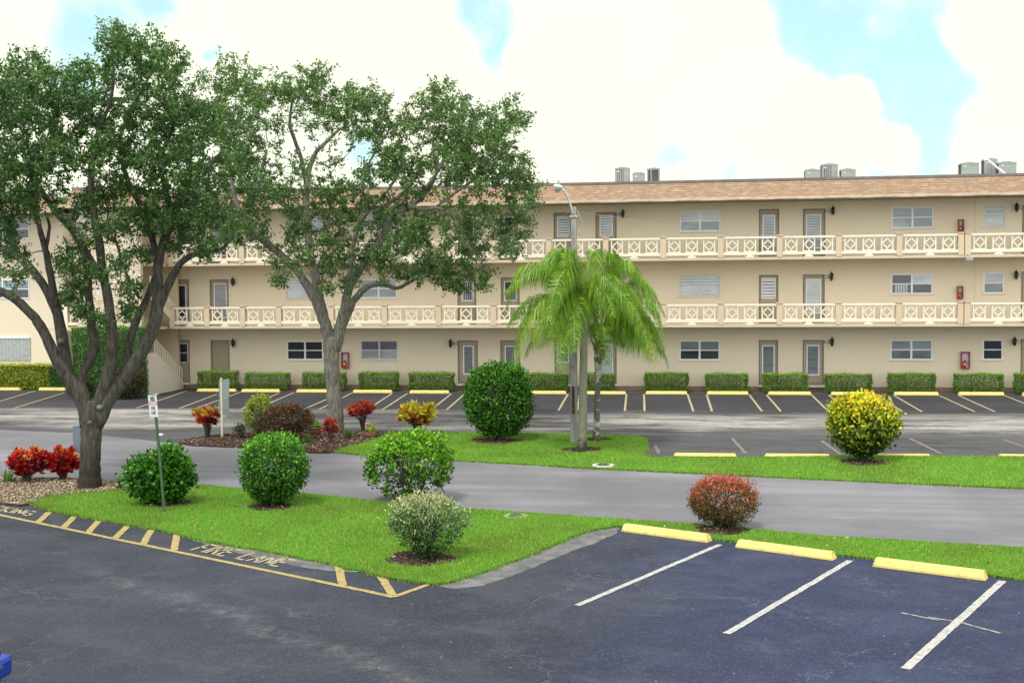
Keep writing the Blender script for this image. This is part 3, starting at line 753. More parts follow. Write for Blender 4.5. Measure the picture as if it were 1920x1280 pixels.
# manhole rings set in the lawns
def manhole(px, py, r, label, sink=.03):
    c_ = G(px, py, LZ + sink)
    o = thing('manhole_cover', c_, label, 'manhole cover', 'round manhole covers in the lawns')
    n = 32; mb = MB()
    mb.tube([(c_.x, c_.y, c_.z - .06), (c_.x, c_.y, c_.z)], [r, r * .98], n, cap=True); mb.build('ring', 'ringwhite', o)
    mb = MB().tube([(c_.x, c_.y, c_.z - .01), (c_.x, c_.y, c_.z + .012)], [r * .62, r * .6], n)
    for i in range(-3, 4): mb.box(c_.x - r * .35, c_.x + r * .35, c_.y + i * .055 - .012, c_.y + i * .055 + .012, c_.z + .012, c_.z + .02)
    mb.build('lid', 'ironlid', o)
manhole(1131, 871, .29, 'white ringed manhole cover in the far lawn at the road edge below the palms')
manhole(967, 966, .24, 'white ringed manhole cover in the near lawn half sunk in grass', .004)

# ------------------------------------------------------------------ wheel stops
def stop_mesh(L=1.83):
    w0, w1, h, ch = .11, .07, .13, .07
    prof = [(-w0, 0), (-w0, .04), (-w1, h - .012), (-w1 + .015, h), (w1 - .015, h), (w1, h - .012), (w0, .04), (w0, 0)]
    mb = MB(); n = len(prof); xs = [(-L / 2, .0, .93), (-L / 2 + ch * .55, .0, 1), (L / 2 - ch * .55, 0, 1), (L / 2, 0, .93)]
    vs = []
    for i, (x, _, s_) in enumerate(xs):
        for (y, z) in prof:
            zz = z * (.93 if i in (0, 3) else 1); xx = x
            if i == 0: xx = x + z * .35
            if i == 3: xx = x - z * .35
            vs.append((xx, y * s_, zz))
    fs = []
    for i in range(3):
        for k in range(n): fs.append((i * n + k, i * n + (k + 1) % n, (i + 1) * n + (k + 1) % n, (i + 1) * n + k))
    fs.append(tuple(range(n))[::-1]); fs.append(tuple(3 * n + k for k in range(n)))
    mb.add(vs, fs)
    me_o = mb.build('wheel_stop', 'stop', bevel=.008)
    return me_o
proto_stop = None
def place_stop(a, b_, label, group, seg=1):
    """a,b image positions of the foot of the camera-side face"""
    global proto_stop
    A, B = G(*a), G(*b_); d = (B - A); L = d.length; ang = math.atan2(d.y, d.x); n = Vector((-d.y, d.x, 0)).normalized()
    if proto_stop is None: proto_stop = stop_mesh(); o = proto_stop
    else: o = proto_stop.copy(); col.objects.link(o)
    c_ = (A + B) / 2 + n * .11; o.location = (c_.x, c_.y, .002); o.rotation_euler = (random.uniform(-.004, .004), 0, ang); o.scale = (L / 1.83, 1, random.uniform(.96, 1.05))
    tag(o, label, 'wheel stop', group)
    return o
gn = 'yellow wheel stops of the near parking bays'
place_stop((1163.7, 996), (1326, 1017.5), 'near yellow wheel stop between the grey gutter point and the red bush', gn)
place_stop((1377.5, 1026), (1561, 1051), 'near yellow wheel stop just right of the red bush, middle of three', gn)
place_stop((1635, 1062), (1847.5, 1089), 'near yellow wheel stop furthest right, long and closest to the camera', gn)
gm = 'yellow wheel stops along the far lawn edge'
for a, b_, lb in [((1263, 856.5), (1382, 858), 'worn yellow wheel stop at the far lawn corner nearest the palms'), ((1435, 858), (1559, 859), 'worn yellow wheel stop just left of the yellow bush on the far lawn'),
              ((1598, 858.5), (1749, 859), 'worn yellow wheel stop partly behind the yellow bush on the far lawn'), ((1876, 859), (2010, 861), 'worn yellow wheel stop behind the far lawn cut by the right frame edge')]:
    o = place_stop(a, b_, lb, gm); o.scale.z = .62; o.location += Vector((0, .12, 0))
gf = 'yellow wheel stops along the building'
fs_ = [(-45, 37, 731.5, 'cut by the left frame edge'), (72, 122, 732, 'by the dark end of the yellow green hedge'), (368.5, 442, 734, 'behind the back of the tall sign'),
       (451.6, 524, 735, 'below the second boxed hedge from the stairs'), (555, 628, 735.5, 'below the hedge behind the right oak trunk'), (661, 735, 736.5, 'below the hedge right of the right oak trunk'),
       (767, 842, 737.5, 'below the hedge left of the big round bush'), (980, 1062, 738.5, 'between the big round bush and the concrete lamp post'), (1098, 1174, 739, 'behind the two palm trunks'),
       (1210, 1289, 739, 'below the hedge just right of the palms'), (1325, 1404, 739.5, 'second right of the palms'), (1440, 1522, 740, 'two left of the yellow bush'),
       (1558, 1640, 740.5, 'right behind the top of the yellow bush'), (1676.5, 1761, 740.8, 'below the hedge just right of the yellow bush'), (1797.5, 1884, 741, 'below the hedge under the right extinguisher cabinet'), (1918, 2002, 741.5, 'at the right frame edge')]
for x0, x1, y, lb in fs_:
    place_stop((x0, y), (x1, y + (x1 - x0) * .004), 'far yellow wheel stop ' + lb, gf)

# ------------------------------------------------------------------ the building
WY, BY = 51.7, 50.2                 # wall plane, balcony front plane
XL, XR = P(300, 600, WY).x, 24.0
Z_SL = (2.89, 5.77); TH = .11; EAVE, ROOFT = 8.31, 9.24
def WX(px, py=600): return P(px, py, WY).x
bld = thing('apartment_building', (0, WY, 0), 'long three storey cream apartment building with brown shingle roof edge and patterned balcony rails', 'building')

# openings: px x0, x1, ytop, ybottom ; kind ; style
doors = []   # floor, x0,x1,ztop, style, glass rect, knob side
wins = []
def zt(px, py): return P(px, py, WY).z
def add_door(fl_, x0, x1, yt, gx0, gx1, gy0, gy1, style, knob=1, sill=False):
    z0 = (.3, 3.02, 5.9)[fl_]
    doors.append(dict(fl=fl_, x0=WX(x0, yt), x1=WX(x1, yt), z0=z0, z1=zt((x0 + x1) / 2, yt), g=(WX(gx0, yt), WX(gx1, yt), zt((gx0 + gx1) / 2, gy1), zt((gx0 + gx1) / 2, gy0)) if style != 'solid' else None, style=style, knob=knob, sill=sill))
def add_win(x0, x1, y0, y1, style):
    wins.append(dict(x0=WX(x0, y0), x1=WX(x1, y0), z0=zt((x0 + x1) / 2, y1), z1=zt((x0 + x1) / 2, y0), style=style))
# top floor
add_door(2, 325, 356, 405, 331, 350, 414, 482, 'dark')
add_door(2, 393, 429, 405, 400, 424, 412, 480, 'blind')
add_door(2, 858, 893, 401, 865, 888, 406, 445, 'half_dark')
add_door(2, 936.6, 971, 400.6, 944, 963, 406, 444, 'half_dark')
add_door(2, 1038, 1070, 399, 1044, 1068, 406, 444, 'half_louver')
add_door(2, 1116.5, 1156, 398, 1124, 1149, 404, 443, 'half_louver')
add_door(2, 1423, 1461, 392, 1430, 1453.5, 402.6, 463, 'blind_light', 1)
add_door(2, 1505.5, 1547.6, 391.5, 1511.4, 1540, 401.5, 466, 'blind_light', 1)
add_door(2, 1917, 1958, 384, 1925, 1950, 394, 460, 'blind', -1)
add_win(537, 604, 402, 438, 'light'); add_win(675, 745, 400, 436, 'light')
add_win(1274.5, 1351, 395, 434, 'toplight'); add_win(1671.8, 1750.5, 387.5, 427.6, 'reflect'); add_win(1845.5, 1885, 385, 425.5, 'single_light')
# middle floor
add_door(1, 324.5, 354, 524, 330, 348, 534, 594, 'dark')
add_door(1, 393, 428, 524, 400, 424, 531, 596, 'blind')
add_door(1, 857.5, 892.5, 521, 865, 887.5, 527.5, 564.5, 'half_bars')
add_door(1, 939, 974, 520, 945, 969, 527, 564, 'half_dark')
add_door(1, 1038, 1070, 519, 1044, 1067, 527, 563, 'half_light')
add_door(1, 1116.5, 1156, 518, 1124, 1149, 525, 562, 'half_louver')
add_door(1, 1423, 1459.5, 515.5, 1428, 1454.4, 521, 560, 'half_shutter')
add_door(1, 1505.5, 1546.5, 514.6, 1511, 1540, 522.6, 588, 'white', 1)
add_door(1, 1915, 1956, 509, 1925, 1950, 518, 584, 'blind', -1)
add_win(536, 603, 523.5, 559.5, 'light'); add_win(675, 744, 523, 559, 'mid')
add_win(1274.5, 1350, 516, 555, 'louver'); add_win(1671, 1749, 513, 551, 'reflect_dark'); add_win(1844, 1883, 511, 550, 'single_half')
# ground floor
add_door(0, 324.5, 355, 637.5, 330, 352, 643, 680, 'half_dark')
add_door(0, 395, 430, 637.5, 0, 1, 0, 1, 'solid')
add_door(0, 858, 895.5, 638, 868, 887.5, 648, 702, 'blind', 1, True)
add_door(0, 938, 975, 638, 946, 966, 648, 702, 'blind')
add_door(0, 1039.5, 1070, 638, 1044.5, 1067, 643, 680, 'half_grid')
add_door(0, 1117, 1156, 638, 1125, 1149, 644, 705, 'white', 1)
add_door(0, 1422.7, 1459, 637.3, 1429, 1452.5, 647, 702, 'blind')
add_door(0, 1505, 1545, 637, 1512.5, 1536.5, 646.5, 703.5, 'blind', 1, True)
add_door(0, 1914, 1955, 635, 1924, 1948, 645, 702, 'blind', -1)
add_win(537.5, 605.5, 639, 674.5, 'dark'); add_win(676, 745.5, 638, 674.5, 'purple')
add_win(1274, 1349.6, 638, 675, 'grey'); add_win(1669.8, 1748.5, 636.7, 674.6, 'grey2'); add_win(1842.7, 1880.6, 636.4, 674.6, 'single_dark')

# wall with real openings
ops = [(d['x0'], d['x1'], d['z0'], d['z1']) for d in doors] + [(q['x0'], q['x1'], q['z0'], q['z1']) for q in wins]
xs = sorted(set([XL, XR] + [v_ for o_ in ops for v_ in o_[:2] if XL < v_ < XR])); zs = sorted(set([0, EAVE + .1] + [v_ for o_ in ops for v_ in o_[2:]]))
mb = MB()
for i in range(len(xs) - 1):
    cx = (xs[i] + xs[i + 1]) / 2; run = None
    for j in range(len(zs) - 1):
        cz = (zs[j] + zs[j + 1]) / 2
        hole = any(o_[0] < cx < o_[1] and o_[2] < cz < o_[3] for o_ in ops)
        if not hole:
            if run is None: run = zs[j]
        if hole or j == len(zs) - 2:
            if run is not None:
                top = zs[j] if hole else zs[j + 1]
                mb.add([(xs[i], WY, run), (xs[i + 1], WY, run), (xs[i + 1], WY, top), (xs[i], WY, top)], [(0, 1, 2, 3)])
            run = None
RD = .12
for (x0, x1, z0, z1) in ops:
    mb.add([(x0, WY, z0), (x0, WY + RD, z0), (x0, WY + RD, z1), (x0, WY, z1)], [(0, 1, 2, 3)])
    mb.add([(x1, WY, z0), (x1, WY, z1), (x1, WY + RD, z1), (x1, WY + RD, z0)], [(0, 1, 2, 3)])
    mb.add([(x0, WY, z1), (x0, WY + RD, z1), (x1, WY + RD, z1), (x1, WY, z1)], [(0, 1, 2, 3)])
    mb.add([(x0, WY, z0), (x1, WY, z0), (x1, WY + RD, z0), (x0, WY + RD, z0)], [(0, 1, 2, 3)])
# backing, sides and rear
mb.box(XL, XR, WY + RD + .01, WY + 11, 0, EAVE + .1)
mb.build('wall', 'stucco', bld)
MB().box(XL, XR, WY - .05, WY - .002, 0, .21).build('plinth', 'plinth', bld)
# thin vertical expansion seam on the wall
MB().box(WX(1826), WX(1826) + .02, WY - .004, WY + .004, 3.1, EAVE).build('wall_joint', 'stucco_tan', bld)

def slats(mb, x0, x1, y, z0, z1, n, frac=.6, mi=0):
    h = (z1 - z0) / n
    for i in range(n):
        z = z0 + i * h; mb.add([(x0, y + .012, z + h * .15), (x1, y + .012, z + h * .15), (x1, y - .006, z + h * (.15 + frac)), (x0, y - .006, z + h * (.15 + frac))], [(0, 1, 2, 3)], mi)

def frame(mb, x0, x1, z0, z1, w_, y0, y1, mi=0):
    mb.box(x0, x0 + w_, y0, y1, z0, z1, mi); mb.box(x1 - w_, x1, y0, y1, z0, z1, mi)
    mb.box(x0 + w_, x1 - w_, y0, y1, z1 - w_, z1, mi); mb.box(x0 + w_, x1 - w_, y0, y1, z0, z0 + w_, mi)

for d in doors:
    x0, x1, z0, z1 = d['x0'], d['x1'], d['z0'], d['z1']
    yf = WY + .045
    dm = MB().box(x0 + .05, x1 - .05, yf, yf + .04, z0 + .01, z1 - .05)
    if d['style'] == 'solid':
        for i in range(4):
            for s_ in (0, 1):
                cx0 = x0 + .13 + s_ * ((x1 - x0) / 2 - .04); zz = z0 + .14 + i * .46
                frame(dm, cx0, cx0 + (x1 - x0) / 2 - .22, zz, zz + .36, .02, yf - .012, yf + .001)
    door = dm.build('door', 'door', bld)
    if d['style'] == 'solid': door['label'] = 'solid panelled tan door without glass'
    fm = MB(); frame(fm, x0, x1, z0, z1, .05, WY - .012, yf + .05); fm.build('door_frame', 'door_frame', door)
    if d['sill'] or d['fl'] == 0: MB().box(x0 - .04, x1 + .04, WY - .2, WY - .052, .2, .29).build('sill', 'sill', door)
    if d['g']:
        a, b_, c0, c1 = d['g']; st = d['style']
        half = st.startswith('half')
        fr = MB(); frame(fr, a, b_, c0, c1, .045, yf - .022, yf - .001)
        if st in ('half_dark', 'half_bars', 'half_grid', 'half_light'): fr.box(a + .045, b_ - .045, yf - .02, yf - .002, (c0 + c1) / 2 - .015, (c0 + c1) / 2 + .015)
        if st == 'half_grid': fr.box((a + b_) / 2 - .01, (a + b_) / 2 + .01, yf - .02, yf - .003, c0 + .045, c1 - .045)
        fr.build('glazing_frame', 'white', door)
        gm_ = {'dark': 'glass_dark', 'blind': 'glass_grey', 'blind_light': 'glass_mid', 'white': 'glass_light', 'half_dark': 'glass_dark', 'half_louver': 'glass_mid', 'half_bars': 'glass_dark', 'half_grid': 'glass_mid', 'half_light': 'glass_mid', 'half_shutter': 'glass_grey'}[st]
        MB().box(a + .045, b_ - .045, yf - .008, yf - .002, c0 + .045, c1 - .045).build('pane', gm_, door)
        if st in ('blind', 'blind_light', 'white', 'half_louver', 'half_shutter'):
            sm = MB(); n = {'blind': 22, 'blind_light': 20, 'white': 24, 'half_louver': 7, 'half_shutter': 6}[st]
            lo = c0 + .05; 
            slats(sm, a + .055, b_ - .055, yf - .016, lo, c1 - .05, n, .42 if st.startswith('blind') else .72)
            sm.build('blind', {'blind': 'alu', 'blind_light': 'offwhite', 'white': 'offwhite', 'half_louver': 'offwhite', 'half_shutter': 'white'}[st], door)
        if st == 'half_bars':
            sm = MB()
            for i in range(1, 6): xx = a + (b_ - a) * i / 6; sm.box(xx - .008, xx + .008, yf - .016, yf - .009, c0 + .045, c1 - .045)
            sm.build('bars', 'white', door)
    kx = (x1 - .12) if d['knob'] > 0 else (x0 + .12)
    for nm_, dz in (('handle', 0), ('deadbolt', .16)):
        MB().tube([(kx, yf - .001, z0 + .95 + dz), (kx, yf - .05, z0 + .95 + dz)], [.028, .032], 8).build(nm_, 'brass', door)

for q in wins:
    x0, x1, z0, z1 = q['x0'], q['x1'], q['z0'], q['z1']; st = q['style']; single = st.startswith('single')
    yf = WY + .03; fmat = 'alu' if st in ('louver', 'purple', 'light', 'single_light') else 'white'
    fm = MB(); frame(fm, x0 + .004, x1 - .004, z0 + .004, z1 - .004, .05, yf - .022, yf + .06)
    xm = (x0 + x1) / 2; zm = (z0 + z1) / 2
    if not single: fm.box(xm - .04, xm + .04, yf - .02, yf + .058, z0 + .054, z1 - .054)
    spans = [(x0 + .054, x1 - .054)] if single else [(x0 + .054, xm - .04), (xm + .04, x1 - .054)]
    for (a, b_) in spans:
        if st != 'louver': fm.box(a, b_, yf - .012, yf + .03, zm - .022, zm + .022)
    win = fm.build('window', fmat, bld)
    if st == 'purple': win['label'] = 'window with purple curtains behind its upper panes'
    MB().box(x0 - .04, x1 + .04, WY - .05, WY + .02, z0 - .05, z0 - .002).build('sill', 'stucco', win)
    # room side
    for k_, (a, b_) in enumerate(spans):
        up = {'dark': 'glass_dark', 'purple': 'glass_grey', 'grey': 'glass_grey', 'grey2': 'glass_mid', 'light': 'glass_light', 'mid': 'glass_mid', 'toplight': 'glass_light', 'reflect': 'glass_mid', 'louver': 'glass_mid', 'reflect_dark': 'glass_dark' if k_ == 0 else 'glass_light', 'single_light': 'glass_mid', 'single_half': 'glass_light', 'single_dark': 'glass_dark'}[st]
        lo = {'dark': 'glass_dark', 'purple': 'glass_frost', 'grey': 'glass_dark', 'grey2': 'glass_grey', 'light': 'glass_light', 'mid': 'glass_mid', 'toplight': 'glass_mid', 'reflect': 'glass_mid', 'louver': 'glass_light', 'reflect_dark': 'glass_dark', 'single_light': 'glass_light', 'single_half': 'glass_grey', 'single_dark': 'glass_grey'}[st]
        if st == 'single_dark': lo = 'glass_dark'
        MB().box(a, b_, yf + .012, yf + .018, zm + .0005, z1 - .05).build('pane', up, win)
        MB().box(a, b_, yf + .006, yf + .012, z0 + .05, zm - .0005).build('pane', lo, win)
        if st in ('louver', 'grey', 'single_half', 'light', 'grey2', 'toplight', 'single_light'):
            sm = MB(); zz0 = zm + .02 if st in ('grey', 'single_half', 'grey2', 'toplight') else z0 + .055
            slats(sm, a + .004, b_ - .004, yf + .004, zz0, z1 - .06, {'louver': 6, 'light': 5, 'toplight': 2, 'single_light': 4}.get(st, 9), .8 if st in ('louver', 'light', 'toplight') else .55)
            sm.build('blind', 'offwhite' if st not in ('grey', 'grey2') else 'alu', win)
        if st in ('dark', 'purple'):
            sm = MB(); n = 9
            for i in range(n):
                xx = a + (b_ - a) * (i + .5) / n; wv = (b_ - a) / n * .28
                sm.box(xx - wv, xx + wv, yf + .001, yf + .005, (zm + .025) if st == 'purple' else z0 + .055, z1 - .06)
            sm.build('curtain', 'purple' if st == 'purple' else 'roomdark', win)
        if st == 'reflect_dark' and k_ == 0:
            sm = MB()
            for i in range(5): xx = a + .12 + i * .11; sm.box(xx, xx + .08, yf - .002, yf + .004, z0 + .055, zm - .025)
            sm.build('curtain', 'curtain', win)

# balconies
posts_px = [322, 387.5, 455, 522.5, 620.7, 721, 822.5, 925, 1030, 1136, 1243.5, 1351.3, 1461.5, 1572, 1685.5, 1801]
PX = [P(x, 590, BY).x for x in posts_px]
step = PX[-1] - PX[-2]
SEAM = P(1807, 590, BY).x
PX2 = [P(1813.5, 590, BY).x] + [P(1813.5, 590, BY).x + step * i for i in range(1, 5)]
for li, zb in enumerate(Z_SL):
    ztop = zb + TH
    xa = PX[0] - .12
    slab = MB().box(xa, SEAM - .012, BY, WY - .003, zb, ztop).box(SEAM + .012, XR, BY, WY - .003, zb, ztop).box(SEAM - .012, SEAM + .012, BY + .03, WY - .003, zb + .003, ztop - .003)
    slab.build('balcony_slab', 'stucco_tan', bld)
    for pts in (PX, PX2):
        for i, x in enumerate(pts):
            pm = MB().box(x - .115, x + .115, BY - .02, BY + .2, ztop - .005, ztop + .9).box(x - .15, x + .15, BY - .05, BY + .23, ztop + .9, ztop + .945)
            pm.build('balcony_post', 'stucco_tan', bld)
            if i == len(pts) - 1: continue
            a, b_ = x + .115, pts[i + 1] - .115
            npan = 2 if (pts is PX and i < 3) else 3
            r = MB(); yc = BY + .06
            r.box(a, b_, BY + .0, BY + .14, ztop + .80, ztop + .885)
            r.box(a, b_, BY + .01, BY + .13, ztop + .1, ztop + .22)
            cx = (a + b_) / 2; r.prism([(cx + .19 * math.cos(q_), ztop + .0 + .1 * math.sin(q_)) for q_ in [math.pi * k_ / 10 for k_ in range(11)]], BY + .01, BY + .12)
            r.box(cx - .09, cx + .09, BY + .012, BY + .118, ztop + .07, ztop + .101)
            pw = (b_ - a) / npan
            for k_ in range(npan):
                pc = a + pw * (k_ + .5) + (.0 if npan == 3 else 0)
                hw = .255; zc = ztop + .525; zl, zh = ztop + .22, ztop + .80
                r.box(pc - hw, pc - hw + .05, yc - .03, yc + .03, zl, zh); r.box(pc + hw - .05, pc + hw, yc - .03, yc + .03, zl, zh)
                r.box(pc - hw - .01, pc + hw + .01, yc - .045, yc + .045, zl, zl + .045)
                r.box(pc - hw, pc + hw, yc - .025, yc + .025, zh - .02, zh)
                dd = .2
                for (p0, p1) in (((pc - dd, zc), (pc, zc + dd)), ((pc, zc + dd), (pc + dd, zc)), ((pc + dd, zc), (pc, zc - dd)), ((pc, zc - dd), (pc - dd, zc))):
                    r.bar((p0[0], yc, p0[1]), (p1[0], yc, p1[1]), .05, .055)
                r.box(pc - .025, pc + .025, yc - .026, yc + .026, zc + dd - .005, zh - .02); r.box(pc - .025, pc + .025, yc - .026, yc + .026, zl + .045, zc - dd + .005)
            o = r.build('balcony_railing', 'rail', bld)

# roof
def roof_piece(parent, x0, x1, yf, yb, hip_l=False, hip_r=False):
    b_ = .5; mb = MB(); n = 9; z0, z1 = EAVE + .1, ROOFT - .11
    hl = b_ if hip_l else 0; hr = b_ if hip_r else 0
    for i in range(n):
        f0, f1 = i / n, (i + 1) / n
        for (pa, pb, qa, qb) in [((x0 + hl * f0, yf + b_ * f0), (x1 - hr * f0, yf + b_ * f0), (x0 + hl * f1, yf + b_ * f1), (x1 - hr * f1, yf + b_ * f1))] + \
                ([((x0 + b_ * f0, yb), (x0 + b_ * f0, yf + b_ * f0), (x0 + b_ * f1, yb), (x0 + b_ * f1, yf + b_ * f1))] if hip_l else []) + \
                ([((x1 - b_ * f0, yf + b_ * f0), (x1 - b_ * f0, yb), (x1 - b_ * f1, yf + b_ * f1), (x1 - b_ * f1, yb))] if hip_r else []):
            zl, zh = z0 + (z1 - z0) * f0, z0 + (z1 - z0) * f1
            dx, dy = pb[0] - pa[0], pb[1] - pa[1]; L = math.hypot(dx, dy) or 1; nx, ny = dy / L * .022, -dx / L * .022
            A = (pa[0] + nx, pa[1] + ny, zl); B = (pb[0] + nx, pb[1] + ny, zl); C_ = (qb[0] + nx * .2, qb[1] + ny * .2, zh); D_ = (qa[0] + nx * .2, qa[1] + ny * .2, zh)
            A0 = (pa[0], pa[1], zl); B0 = (pb[0], pb[1], zl)
            mb.add([A, B, C_, D_, A0, B0], [(0, 1, 2, 3), (4, 5, 1, 0)])
    ro = mb.build('roof', 'shingle', parent)
    MB().box(x0 + hl - .02, x1 - hr + .02, yf + b_ - .04, yf + b_ + .1, ROOFT - .11, ROOFT).box(x0 + hl, x1 - hr, yf + b_ + .1, yb, ROOFT - .3, ROOFT - .12).build('roof_edge_trim', 'trim', ro)
    MB().box(x0 - .02, x1 + .02, yf - .035, yf + .02, EAVE, EAVE + .105).build('fascia_board', 'fascia', ro)
    MB().box(x0, x1, yf + .022, yb, EAVE + .02, EAVE + .06).build('soffit', 'soffit', ro)
    return ro
tX0, tX1 = P(108, 395, 47.3).x, P(262, 600, 47.7).x + .35
RO = roof_piece(bld, XL - .3, XR, 49.95, WY + 11)
sx = P(1811, 350, 50.2).x
MB().add([(sx + .03, 49.92, EAVE + .1), (sx + .07, 49.92, EAVE + .1), (sx + .03 - .0, 50.42, ROOFT - .11), (sx - .01, 50.42, ROOFT - .11)], [(0, 1, 2, 3)]).build('roof_joint', 'trim', RO)
# soffit vents
vm = MB()
for px in (1000, 1105, 1200, 1290, 1385, 1475, 1570, 1660, 1760, 1850):
    x = P(px, 375, 50).x; vm.box(x - .5, x + .5, 49.905, 49.914, EAVE + .002, EAVE + .02)
vm.build('soffit_vent', 'door_frame', RO)

# left wing and stair tower
wing = thing('apartment_wing', (-30, WY, 0), 'plain cream left wing of the apartment building with shuttered window behind the left oak', 'building')
wy = 51.4; wx1 = P(121, 600, wy).x
MB().box(-52, wx1, wy, WY + 11, 0, EAVE + .1).build('wall', 'stucco', wing)
roof_piece(wing, -52, wx1 + .3, 49.95, WY + 11)
for (x0, x1, y0, y1) in ((-45, 55, 524, 560), (-45, 55, 412, 448)):
    X0, X1 = P(x0, y0, wy).x, P(x1, y0, wy).x; z1, z0 = P(20, y0, wy).z, P(20, y1, wy).z
    fm = MB(); frame(fm, X0, X1, z0, z1, .05, wy - .03, wy - .003); fm.box((X0 + X1) / 2 - .03, (X0 + X1) / 2 + .03, wy - .028, wy - .004, z0 + .05, z1 - .05); fm.box(X0 + .05, X1 - .05, wy - .024, wy - .005, (z0 + z1) / 2 - .02, (z0 + z1) / 2 + .02)
    win = fm.build('window', 'white', wing)
    MB().box(X0 + .05, X1 - .05, wy - .012, wy - .001, z0 + .05, (z0 + z1) / 2).build('pane', 'glass_dark', win)
    MB().box(X0 + .05, X1 - .05, wy - .015, wy - .001, (z0 + z1) / 2, z1 - .05).build('pane', 'glass_mid', win)
# corrugated storm shutter
X0, X1 = P(-60, 633, wy).x, P(57, 633, wy).x; z1, z0 = P(20, 634, wy).z, P(20, 675, wy).z
mb = MB(); n = 34; vs = []
for i in range(n + 1):
    x = X0 + (X1 - X0) * i / n; y = wy - .03 - (.035 if i % 2 else 0); vs += [(x, y, z0), (x, y, z1)]
mb.add(vs, [(2 * i, 2 * i + 2, 2 * i + 3, 2 * i + 1) for i in range(n)])
sh = mb.build('storm_shutter', 'galv', wing); MB().box(X0, X1, wy - .09, wy - .002, z1, z1 + .05).build('shutter_rail', 'white', sh)

tower = thing('stair_tower', (-27, 47.7, 0), 'stone clad stair tower with open stairs beside the left oak', 'building')
ty = 47.7; sx0, sx1 = P(146, 600, ty).x, P(265, 600, ty).x
MB().box(sx0, sx1, ty, ty + .25, 0, EAVE + .08).build('stone_wall', 'stone', tower)
MB().box(sx0 - 1.2, sx1 + .05, ty + 3.6, ty + 3.8, 0, EAVE + .05).build('back_wall', 'stucco_tan', tower)
roof_piece(tower, tX0, tX1, 47.2, 51, True, True)
for zb in Z_SL:
    MB().box(sx0 - 1.6, sx1, ty + .3, ty + 3.6, zb, zb + TH).build('landing', 'stucco_tan', tower)
    r = MB(); a, b_ = sx0 - 1.35, sx0 - .02; zz = zb + TH; yy = ty + 1.6
    r.box(a - .2, a, yy - .1, yy + .12, zz, zz + .95); r.box(a, b_, yy - .05, yy + .08, zz + .8, zz + .885); r.box(a, b_, yy - .05, yy + .08, zz + .1, zz + .22)
    for pc in (a + .35, a + .95):
        for (p0, p1) in (((pc - .2, 0), (pc, .2)), ((pc, .2), (pc + .2, 0)), ((pc + .2, 0), (pc, -.2)), ((pc, -.2), (pc - .2, 0))):
            r.bar((p0[0], yy, zz + .525 + p0[1]), (p1[0], yy, zz + .525 + p1[1]), .05, .055)
        r.box(pc - .255, pc - .205, yy - .03, yy + .03, zz + .22, zz + .8); r.box(pc + .205, pc + .255, yy - .03, yy + .03, zz + .22, zz + .8)
    r.build('landing_railing', 'rail', tower)
# open flights: lower flight climbs towards the camera, its side wall and rail
xs_ = sx1 + .12
def flight(zb, zt_, ya, yb_, x0, x1, side, name, to_ground=False):
    n = 9; mb = MB()
    for i in range(n):
        f = i / n; y = ya + (yb_ - ya) * f; z = zb + (zt_ - zb) * (i + 1) / n; y2 = ya + (yb_ - ya) * (i + 1) / n
        mb.box(x0, x1, min(y, y2), max(y, y2), z - .18, z)
    st = mb.build(name, 'stucco_pale', tower)
    lo = 0 if to_ground else None
    sm = MB()
    if to_ground: sm.prism_x([(ya, 0), (ya, zb + .32), (yb_, zt_ + .32), (yb_ - .9, zt_ + .32), (yb_ - .9, 0)], side, side + .12)
    else: sm.prism_x([(ya, zb - .12), (ya, zb + .2), (yb_, zt_ + .2), (yb_, zt_ - .2)], side, side + .12)
    sm.build('stringer', 'stucco_pale' if to_ground else 'stucco', tower)
    rm = MB(); k = 11
    off = .32 if to_ground else .2
    for i in range(k + 1):
        y = ya + (yb_ - ya) * i / k; z = zb + (zt_ - zb) * i / k + off; rm.box(side + .035, side + .085, y - .025, y + .025, z, z + .62)
    a = Vector((side + .06, ya, zb + off + .62)); b_ = Vector((side + .06, yb_, zt_ + off + .62)); rm.tube([a, b_], .06, 4)
    rm.build('stair_railing', 'rail', tower)
flight(0.0, 1.55, 51.5, 48.7, sx1 - 1.1, sx1 + .05, sx1 + .06, 'stair_flight', True)
flight(3.0, 4.45, 51.2, 48.4, sx1 - 1.1, sx1 + .05, sx1 + .06, 'stair_flight')

# floodlight under the upper slab at the building joint
f = thing('floodlight', P(1817, 484, 50.1), 'small grey floodlight under the upper balcony beside the building joint', 'floodlight')
c_ = ORG[f.name]
MB().box(c_.x - .14, c_.x + .14, c_.y - .12, c_.y + .04, c_.z - .1, c_.z + .06).build('housing', 'galv', f, bevel=.01)
MB().box(c_.x - .11, c_.x + .11, c_.y - .13, c_.y - .121, c_.z - .08, c_.z + .04).build('lens', 'headglass', f)
MB().box(c_.x - .02, c_.x + .02, c_.y + .02, c_.y + .09, c_.z, c_.z + .16).build('bracket', 'galv', f)

